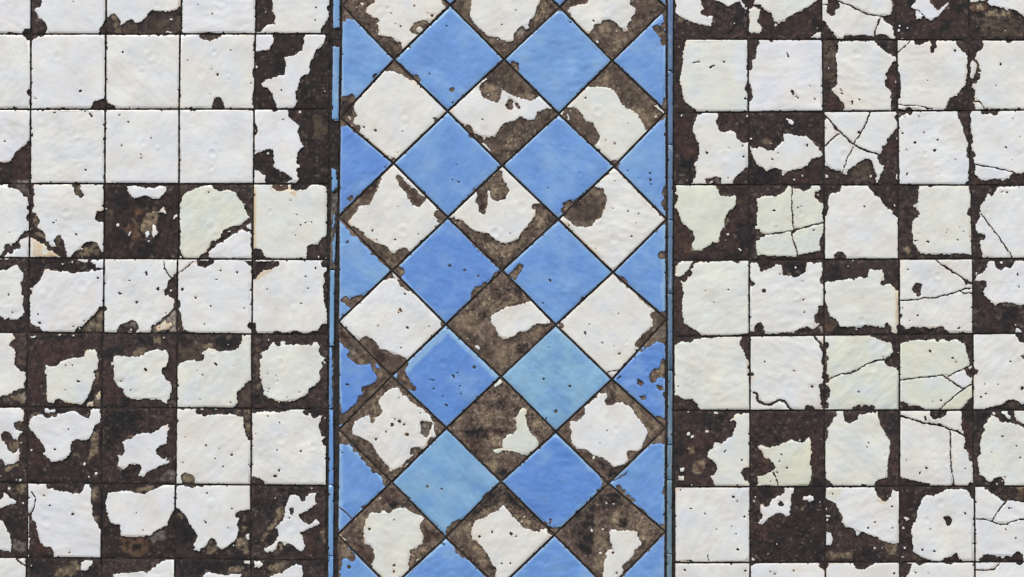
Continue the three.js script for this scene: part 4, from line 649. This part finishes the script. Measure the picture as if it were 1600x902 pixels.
    for (let i = 0; i < n; i++) { const [a, b] = wall[i], [c, d] = wall[(i + 1) % n]; if (sign > 0) B.i.push(a, b, c, c, b, d); else B.i.push(a, c, b, c, d, b); }
    (s > 0 ? pos : neg).push({ pts: L, ids, ar: Math.abs(area(L)) });
  }
  for (const l of gloops) { const L = l.map(([a, b]) => [px(a * GC), py(b * GC)]), o = { pts: L, ids: l.map(([a, b]) => gv(a, b)), ar: Math.abs(area(L)), grid: true }; (area(L) > 0 ? neg : pos).push(o); }
  for (const o of pos) o.holes = [];
  for (const o of neg) {
    let best = null; const [x, y] = o.pts[0];
    for (const m of pos) if (m.ar > o.ar * 0.999 && (!best || m.ar < best.ar)) { const k = Math.floor(o.pts.length / 2), [x2, y2] = o.pts[k]; if (inside(m.pts, x + 1e-4, y + 2e-4) && (inside(m.pts, x2 + 1e-4, y2 + 2e-4) || m.grid)) best = m; }
    if (best) best.holes.push(o);
  }
  for (const o of pos) {
    const V = (l) => l.pts.map((p) => new THREE.Vector2(p[0], -p[1]));
    const f = THREE.ShapeUtils.triangulateShape(V(o), o.holes.map(V)), ids = [...o.ids, ...o.holes.flatMap((k) => k.ids)], fl = [...o.pts, ...o.holes.flatMap((k) => k.pts)];
    for (const [a, b, c] of f) { const cr = (fl[b][0] - fl[a][0]) * (fl[c][1] - fl[a][1]) - (fl[b][1] - fl[a][1]) * (fl[c][0] - fl[a][0]); if (cr < 0) B.i.push(ids[a], ids[b], ids[c]); else B.i.push(ids[a], ids[c], ids[b]); }
  }
  let left = 0; for (const l of loops) left += area(l) * sign / (SS * SS);
  B.left = left / Math.abs(area(q));
  // every shard of glaze is a piece of its own
  const par = Int32Array.from({ length: B.p.length / 3 }, (_, i) => i), root = (i) => { while (par[i] !== i) i = par[i] = par[par[i]]; return i; };
  for (const [a, b] of B.tie) par[root(a)] = root(b);
  for (let k = 0; k < B.i.length; k += 3) { par[root(B.i[k])] = root(B.i[k + 1]); par[root(B.i[k + 1])] = root(B.i[k + 2]); }
  const comp = new Map();
  for (let k = 0; k < B.i.length; k += 3) { const m = root(B.i[k]); let o = comp.get(m); if (!o) comp.set(m, o = { id: new Map(), p: [], c: [], i: [], nrm: [], u: B.u, v: B.v, cs: B.cs, sn: B.sn, x0: 1e9, x1: -1e9, y0: 1e9, y1: -1e9 });
    for (let q = 0; q < 3; q++) { const a = B.i[k + q]; let n = o.id.get(a); if (n === undefined) { n = o.p.length / 3; o.id.set(a, n); for (let d = 0; d < 3; d++) { o.p.push(B.p[a * 3 + d]); o.c.push(B.c[a * 3 + d]); o.nrm.push(B.nrm[a * 3 + d]); } const x = B.p[a * 3], y = B.p[a * 3 + 1]; o.x0 = Math.min(o.x0, x); o.x1 = Math.max(o.x1, x); o.y0 = Math.min(o.y0, y); o.y1 = Math.max(o.y1, y); } o.i.push(n); } }
  const all = [...comp.values()].sort((a, b) => (b.x1 - b.x0) * (b.y1 - b.y0) - (a.x1 - a.x0) * (a.y1 - a.y0));
  B.shards = all.filter((o, n) => !n || Math.max(o.x1 - o.x0, o.y1 - o.y0) > 11);
  const small = all.filter((o) => !B.shards.includes(o));
  if (small.length) { const m = { ...small[0], p: [], c: [], i: [], nrm: [] }; for (const o of small) { const n = m.p.length / 3; m.p.push(...o.p); m.c.push(...o.c); m.nrm.push(...o.nrm); m.i.push(...o.i.map((k) => k + n)); } B.crumbs = m; B.ncrumbs = small.length; }
  return B;
}

// ---------- colours of the things themselves ----------
const WHITE = lin(228, 230, 231), CREAM = lin(224, 227, 220), GREEN = lin(219, 224, 211), WARM = lin(227, 227, 222);
const CREAMY = { L33: GREEN, L34: CREAM, L53: CREAM, L54: CREAM, L51: CREAM, L52: CREAM, L73: WHITE, R30: GREEN, R31: GREEN, R50: CREAM, R52: GREEN, R53: GREEN, R60: CREAM, R61: GREEN, R62: CREAM, R64: CREAM, R33: CREAM, R40: CREAM, R42: CREAM, R01: CREAM, R10: CREAM, R20: WARM, R21: WARM, W11: WHITE, W12: CREAM, W10: WARM, W42: WHITE, W41: GREEN, W50: CREAM, W51: WARM, W52: WARM, W20: WARM, W00: WARM, W01: WARM, W02: WARM };
const BLUE = lin(110, 156, 220), DEEP = lin(97, 144, 217), SKYB = lin(118, 163, 221), TURQ = lin(132, 178, 214);
const BLUES = { D51: mix3(TURQ, SKYB, 0.3), D42: TURQ, D52: DEEP, D31: DEEP, D41: DEEP, H20: DEEP, H40: DEEP, H43: DEEP, H30: SKYB, H10: SKYB, H23: SKYB, D11: BLUE, D12: SKYB, D61: BLUE, H53: BLUE, D21: BLUE };
// blue tiles whose colour was laid on short of the edge: width of the bare pale band on each side, clockwise from the upper right
const BAND = { D41: [8, 0, 0, 13], D52: [5, 4, 0, 3], D21: [3, 0, 0, 4], D31: [0, 0, 2, 4], D11: [3, 0, 0, 5], D12: [0, 0, 0, 3], D22: [0, 3, 0, 3], D32: [3, 0, 0, 3], D61: [0, 0, 0, 4], D62: [3, 0, 0, 3], H10: [3, 0, 0, 4], H50: [9, 0, 0, 7], H40: [0, 0, 0, 4], H33: [0, 7, 0, 0], H53: [0, 4, 0, 3] };
const WARMRIM = lin(214, 186, 160), SLIP = lin(196, 186, 168);
function glazeColour(t) {
  const r = rng(t.n * 3 + 11), s = r() * 90;
  if (t.kind === 'trim') {
    const base = t.side ? mix3(lin(92, 120, 158), lin(102, 130, 146), clamp((t.quad[0][1] - 200) / 600)) : mix3(lin(100, 148, 212), lin(120, 164, 208), r());
    return (x, y, e) => e < 0 ? SLIP : mix3(base, lin(205, 208, 205), 0.4 * sstep(0.15, 0.42, fbm(x / 5, y / 16, s, 3)));
  }
  if (t.kind === 'blue') {
    const base = BLUES[t.id] || BLUE, pale = mix3(base, lin(160, 193, 220), 0.4), deep = mix3(base, lin(84, 134, 208), 0.45);
    return (x, y, e) => {
      if (e < 0) return SLIP;
      const n = fbm(x / 34, y / 34, s, 4), m = fbm(x / 9 + y / 15, y / 12, s + 5, 3);
      let c = n > 0 ? mix3(base, deep, clamp(n * 2.2)) : mix3(base, pale, clamp(-n * 2.0));
      c = mix3(c, pale, 0.3 * sstep(0.05, 0.4, m));
      const d = sdQuad(t.quad, x, y) + 2.5 * fbm(x / 12, y / 12, s + 9, 2);   // the glaze runs thin over the arris and the white slip comes through
      c = mix3(c, lin(160, 190, 214), 0.45 * sstep(5.5, 1.5, d));
      const bw = BAND[t.id];
      if (bw) for (let k = 0; k < 4; k++) if (bw[k]) {
        const a = t.quad[k], b = t.quad[(k + 1) % 4], l = Math.hypot(b[0] - a[0], b[1] - a[1]), dk = ((b[0] - a[0]) * (y - a[1]) - (b[1] - a[1]) * (x - a[0])) / l + 7 * fbm(x / 16, y / 16, s + 17, 3);
        c = mix3(c, lin(146, 186, 222), 0.75 * sstep(bw[k] + 1.5, bw[k] - 1.5, dk));
      }
      return c;
    };
  }
  const tone = r(), base = CREAMY[t.id] || (tone < 0.55 ? mix3(WHITE, lin(227, 229, 234), tone * 1.8) : mix3(WHITE, WARM, (tone - 0.55) * 2)), cool = mix3(base, lin(218, 224, 234), 0.7), warm = mix3(base, lin(224, 219, 208), 0.8);
  const rim = t.diamond ? 0.85 : 0.6;
  return (x, y, e) => {
    if (e < 0) return mix3(SLIP, base, 0.35);
    const n = fbm(x / 45, y / 45, s, 4);
    let c = n > 0 ? mix3(base, cool, clamp(n * 2.4)) : mix3(base, warm, clamp(-n * 1.8));
    const ti = Math.round((x - OX) * SS), tj = Math.round((y - OY) * SS), tk = ti >= 0 && tj >= 0 && ti < GW && tj < GH ? tint[tj * GW + ti] : 0;
    if (tk) c = mix3(c, TINTS[tk], clamp(0.75 + 0.8 * fbm(x / 9, y / 9, s + 60, 2)));
    if (e < 3) c = mix3(c, WARMRIM, rim * sstep(0.0, 0.35, fbm(x / 15, y / 15, s + 40, 3)));   // rusty stain soaked into broken edges
    return c;
  };
}
const CLAYF = [[0.078, 0.055, 0.057], [0.036, 0.032, 0.040], [0.130, 0.090, 0.080]], CLAYC = [[0.215, 0.158, 0.128], [0.098, 0.070, 0.060], [0.36, 0.285, 0.225]];
function clayColour(t) {
  const band = t.diamond || t.kind === 'blue', s = (t.n * 7.7) % 97, tr = rng(t.n + 333), tv = band ? 0.85 + 0.4 * tr() : 0.6 + 0.5 * tr(), red = band ? 0 : tr() * tr() * 0.45;
  const set = (band ? CLAYC : CLAYF).map((k) => mix3(k, [0.105, 0.058, 0.052], red).map((v) => v * tv));
  return (x, y) => {
    const a = fbm(x / 22, y / 22, s, 4), b = fbm(x / 7, y / 7, s + 3, 3);
    let c = a > 0 ? mix3(set[0], set[1], clamp(a * 2.6)) : mix3(set[0], set[2], clamp(-a * 1.7));
    c = mix3(c, set[2], 0.9 * sstep(0.12, 0.34, b)); c = mix3(c, set[1], 0.9 * sstep(0.10, 0.34, -b));
    const cr = pn(x / 4.2, y / 4.2, s + 21) + 0.5 * a; if (cr > 0.46) c = mix3(c, band ? [0.42, 0.36, 0.29] : [0.24, 0.20, 0.17], 0.7);   // grains of lime and lichen
    const wx = 4.5 * pn(x / 9, y / 9, 71), wy = 4.5 * pn(x / 9, y / 9, 83);
    const i = Math.round((x + wx - OX) * SS), j = Math.round((y + wy - OY) * SS);
    if (i >= 0 && j >= 0 && i < GW && j < GH) { const k = stain[j * GW + i]; if (!k && !band) c = mix3(c, [0.020, 0.020, 0.026], 0.85 * sstep(0.10, 0.30, fbm(x / 30, y / 30, 301, 4)));   // black crust spreading over neighbouring tiles
      if (k) c = mix3(c, STAINS[k], clamp(0.7 + 1.8 * b + 0.8 * a));
      // flakes of pale slip still stuck to the clay beside the glaze
      const f = fieldA[j * GW + i] > 0.5 ? 1 : wide[(j >> 1) * (GW / 2) + (i >> 1)];
      if (f > 0.10 && b + 0.5 * a > (band ? -0.05 : 0.12)) c = mix3(c, band ? [0.36, 0.285, 0.23] : [0.22, 0.17, 0.135], band ? 0.6 : 0.55); }
    return c;
  };
}
function bodyOf(t) {
  const q = t.quad, trim = t.kind === 'trim', N = trim ? 6 : t.half ? 30 : 40, M = trim ? 40 : N, B = { p: [], c: [], i: [], nrm: null }, col = clayColour(t);
  const r = rng(t.n + 900); B.u = r() * 3; B.v = r() * 3; const k = r() * 6.28; B.cs = Math.cos(k); B.sn = Math.sin(k);
  const c = [0, 1].map((d) => (q[0][d] + q[1][d] + q[2][d] + q[3][d]) / 4), s = (r() - 0.5) * 0.5;
  const inset = q.map((p) => { const dx = c[0] - p[0], dy = c[1] - p[1], l = Math.hypot(dx, dy), m = trim ? 0.8 : t.diamond || t.kind === 'blue' ? 2.3 : 1.8; return [p[0] + dx / l * m, p[1] + dy / l * m]; });
  const P = (u, v) => [0, 1].map((d) => (inset[0][d] * (1 - u) + inset[1][d] * u) * (1 - v) + (inset[3][d] * (1 - u) + inset[2][d] * u) * v);
  const zb = trim ? -1.6 : -1.75;
  for (let j = 0; j <= M; j++) for (let i = 0; i <= N; i++) {
    const [x0, y0] = P(i / N, j / M), ed = i === 0 || j === 0 || i === N || j === M;
    const x = x0 + 1.3 * pn(x0 / 7, y0 / 7, 3.1), y = y0 + 1.3 * pn(x0 / 7, y0 / 7, 5.1);
    let z = zb + s * 0.4 + 0.55 * fbm(x / 24, y / 24, 11 + t.n, 3) + 0.5 * fbm(x / 5, y / 5, 19, 3);
    if (ed) z -= 0.5;
    B.p.push(x, y, Math.min(z, -1.1)); B.c.push(...col(x, y));
  }
  const id = (i, j) => j * (N + 1) + i;
  for (let j = 0; j < M; j++) for (let i = 0; i < N; i++) { const a = id(i, j), b = id(i + 1, j), d = id(i, j + 1), e = id(i + 1, j + 1); if ((i + j) & 1) B.i.push(a, d, b, b, d, e); else B.i.push(a, d, e, a, e, b); }
  const ring = []; for (let i = 0; i < N; i++) ring.push(id(i, 0)); for (let j = 0; j < M; j++) ring.push(id(N, j)); for (let i = N; i > 0; i--) ring.push(id(i, M)); for (let j = M; j > 0; j--) ring.push(id(0, j));
  const lo = ring.map((a) => { B.p.push(B.p[a * 3], B.p[a * 3 + 1], -9); B.c.push(B.c[a * 3], B.c[a * 3 + 1], B.c[a * 3 + 2]); return B.p.length / 3 - 1; });
  const hi = ring.map((a) => { B.p.push(B.p[a * 3], B.p[a * 3 + 1], B.p[a * 3 + 2]); B.c.push(B.c[a * 3], B.c[a * 3 + 1], B.c[a * 3 + 2]); return B.p.length / 3 - 1; });
  for (let n = 0; n < ring.length; n++) { const m = (n + 1) % ring.length; B.i.push(hi[n], hi[m], lo[n], hi[m], lo[m], lo[n]); }
  return B;
}

// ---------- procedural materials ----------
function dataTexture(size, fn, srgb) {
  const d = new Uint8Array(size * size * 4);
  for (let j = 0; j < size; j++) for (let i = 0; i < size; i++) { const c = fn(i / size, j / size), k = (j * size + i) * 4; d[k] = c[0]; d[k + 1] = c[1]; d[k + 2] = c[2]; d[k + 3] = 255; }
  const t = new THREE.DataTexture(d, size, size); t.wrapS = t.wrapT = THREE.RepeatWrapping; t.magFilter = THREE.LinearFilter; t.minFilter = THREE.LinearMipmapLinearFilter; t.generateMipmaps = true;
  if (srgb) t.colorSpace = THREE.SRGBColorSpace; t.needsUpdate = true; return t;
}
function tileNoise(u, v, f, z, n) { // periodic noise on a torus of period 1, f cycles
  let a = 0, w = 0.5; for (let o = 0; o < n; o++) { const F = f * 2 ** o, x = u * F, y = v * F, bx = sstep(0, 1, u), by = sstep(0, 1, v);
    a += w * ((pn(x, y, z + o) * (1 - bx) + pn(x - F, y, z + o) * bx) * (1 - by) + (pn(x, y - F, z + o) * (1 - bx) + pn(x - F, y - F, z + o) * bx) * by); w *= 0.55; }
  return a;
}
const g255 = (x) => { const k = Math.round(clamp(x) * 255); return [k, k, k]; };
const specks = (() => { // worn pits and grains, scattered once
  const S2 = 1024, a = new Float32Array(S2 * S2), r = rng(42);
  for (let n = 0; n < 2600; n++) { const x = r() * S2, y = r() * S2, R = 1 + r() * r() * 4.5, w = 0.3 + r() * 0.7; for (let j = -6; j <= 6; j++) for (let i = -6; i <= 6; i++) { const d = Math.hypot(i, j) / R; if (d < 1.3) { const k = ((Math.floor(y + j) + S2) % S2) * S2 + (Math.floor(x + i) + S2) % S2; a[k] = Math.max(a[k], w * sstep(1.3, 0.4, d)); } } }
  return (u, v) => a[Math.min(S2 - 1, Math.floor(v * S2)) * S2 + Math.min(S2 - 1, Math.floor(u * S2))];
})();
const rep = (t, m) => { t.repeat.set(1 / m, 1 / m); return t; };
const glazeMap = rep(dataTexture(1024, (u, v) => { const n = tileNoise(u, v, 12, 3, 5), p = specks(u, v) > 0.75 ? specks((u * 3.1) % 1, v) : 0; const k = 0.955 + 0.10 * n - 0.35 * p * (n > 0.08 ? 1 : 0); return [255 * clamp(k), 255 * clamp(k + 0.003), 255 * clamp(k + 0.006 - 0.05 * Math.max(0, n))]; }, true), 0.5);
const glazeBump = rep(dataTexture(1024, (u, v) => g255(0.55 + 0.42 * tileNoise(u, v, 26, 7, 4) + 0.2 * tileNoise(u, v, 70, 17, 3) - 0.12 * specks(u, v))), 0.5);
const glazeRough = rep(dataTexture(512, (u, v) => g255(0.30 + 0.5 * tileNoise(u, v, 9, 13, 5))), 0.5);
const clayMap = rep(dataTexture(1024, (u, v) => {
  const n = tileNoise(u, v, 40, 23, 5), m = tileNoise(u, v, 14, 29, 5), w = tileNoise(u, v, 90, 31, 3);
  let k = 0.70 + 0.5 * n + 0.3 * m; if (w > 0.17) k += (w - 0.17) * 3.6; if (w < -0.17) k += (w + 0.17) * 2.4; if (specks(u, v) > 0.55) k *= tileNoise(u, v, 20, 47, 2) > 0.05 ? 1.9 : 0.45;
  return [255 * clamp(k), 255 * clamp(k * 0.985), 255 * clamp(k * 0.97)];
}, true), 0.35);
const clayBump = rep(dataTexture(1024, (u, v) => g255(0.5 + 0.7 * tileNoise(u, v, 30, 37, 5) - 0.3 * specks(u, v))), 0.3);
const glaze = (x) => new THREE.MeshPhysicalMaterial({ vertexColors: true, map: glazeMap, bumpMap: glazeBump, roughnessMap: glazeRough, roughness: 1, ...x });
const M = {
  white: glaze({ name: 'white_glaze', bumpScale: 0.001 }), blue: glaze({ name: 'blue_glaze', bumpScale: 0.0011 }), trim: glaze({ name: 'trim_glaze', bumpScale: 0.0006 }),
  clay: new THREE.MeshStandardMaterial({ name: 'weathered_clay', vertexColors: true, map: clayMap, bumpMap: clayBump, bumpScale: 0.0016, roughness: 0.95 }),
  mortar: new THREE.MeshStandardMaterial({ name: 'dark_mortar', color: new THREE.Color().setRGB(0.055, 0.05, 0.05), map: clayMap, bumpMap: clayBump, bumpScale: 0.002, roughness: 1 }),
  render: new THREE.MeshStandardMaterial({ name: 'old_render', color: new THREE.Color().setRGB(0.2, 0.175, 0.15), map: clayMap, bumpMap: clayBump, bumpScale: 0.002, roughness: 1 }),
  ground: new THREE.MeshStandardMaterial({ name: 'paving_concrete', color: new THREE.Color().setRGB(0.3, 0.29, 0.27), map: clayMap, roughness: 1 }),
};
function add(parent, name, geo, mat, label) { const m = new THREE.Mesh(geo, mat); m.name = name; m.castShadow = m.receiveShadow = true; if (label) m.userData.label = label; parent.add(m); return m; }

// ---------- the place ----------
const ground = add(scene, 'ground', new THREE.PlaneGeometry(60, 60).rotateX(-Math.PI / 2), M.ground); ground.userData.kind = 'structure'; ground.userData.label = 'plain concrete paving in front of the tiled wall';
{ const uv = ground.geometry.attributes.uv; for (let i = 0; i < uv.count; i++) uv.setXY(i, uv.getX(i) * 60, uv.getY(i) * 60); }
const wall = new THREE.Group(); wall.name = 'tiled_wall'; wall.userData = { label: 'weathered wall of chipped white square tiles with a band of blue and white diamonds', category: 'wall', kind: 'thing' };
scene.add(wall);
const metric = (g) => { const p = g.attributes.position, n = g.attributes.normal, u = g.attributes.uv; for (let i = 0; i < p.count; i++) { const ax = Math.abs(n.getX(i)), ay = Math.abs(n.getY(i)); u.setXY(i, ax > 0.5 ? p.getZ(i) : p.getX(i), ay > 0.5 ? p.getZ(i) : p.getY(i)); } return g; };
const core = add(wall, 'masonry', metric(new THREE.BoxGeometry(3.2, 2.6, 0.3)), M.render); core.position.set(0, 1.3, -0.17);
const bedG = metric(new THREE.BoxGeometry(1.76, 1.12, 0.0155, 420, 270, 1)); 
{ const p = bedG.attributes.position; for (let i = 0; i < p.count; i++) if (p.getZ(i) > 0.005) p.setZ(i, p.getZ(i) + 0.0016 + 0.0034 * fbm(p.getX(i) * 45, p.getY(i) * 45, 2, 4)); bedG.computeVertexNormals(); }
const bed = add(wall, 'mortar_bed', bedG, M.mortar); bed.position.set(0, EYE, -0.0125);

const count = {};
const numbered = (n) => { const k = count[n] = (count[n] ?? -1) + 1; return k ? n + '_' + String(k).padStart(3, '0') : n; };
const PALE = { D51: 1, D42: 1 };
let tris = 0;
for (const t of tiles) {
  const q = t.quad, cx = (q[0][0] + q[2][0]) / 2, cy = (q[0][1] + q[2][1]) / 2;
  if (Math.max(...q.map((p) => p[0])) < -1 || Math.min(...q.map((p) => p[0])) > 1601 || Math.max(...q.map((p) => p[1])) < -1 || Math.min(...q.map((p) => p[1])) > 903) continue;
  const kind = t.kind === 'trim' ? 'trim_tile' : t.kind === 'blue' ? (t.half ? 'blue_half_tile' : 'blue_tile') : t.diamond ? 'white_diamond_tile' : 'white_square_tile';
  const g = glazeOf(t), left = g ? g.left : 0;
  let label;
  if (PALE[t.id]) label = 'pale turquoise diamond tile';
  else if (t.kind === 'white' && left < 0.2) label = 'tile stripped to dark clay with only scraps of white glaze';
  else if (t.kind === 'white' && left < 0.42) label = 'white tile that has lost more than half its glaze';
  else if (t.kind === 'trim' && left < 0.35) label = 'broken trim tile with little blue glaze left';
  else if (CREAMY[t.id] === GREEN) label = 'greenish cream tile';
  const body = add(wall, numbered(kind), geometry(bodyOf(t), cx, cy), M.clay, label);
  body.position.set(toX(cx), toY(cy), 0);
  tris += body.geometry.index.count / 3;
  if (g) {
    for (const o of g.shards) { const m = add(body, g.shards.length > 1 ? 'glaze_shard' : 'glaze', geometry(o, cx, cy), M[t.kind]); tris += m.geometry.index.count / 3; }
    if (g.crumbs) { const m = add(body, g.ncrumbs > 1 ? 'glaze_crumbs' : 'glaze_crumb', geometry(g.crumbs, cx, cy), M[t.kind]); if (g.ncrumbs > 1) m.userData.kind = 'stuff'; }
  }
}
console.log('tiles', wall.children.length - 2, 'triangles', tris);
renderer.render(scene, camera);
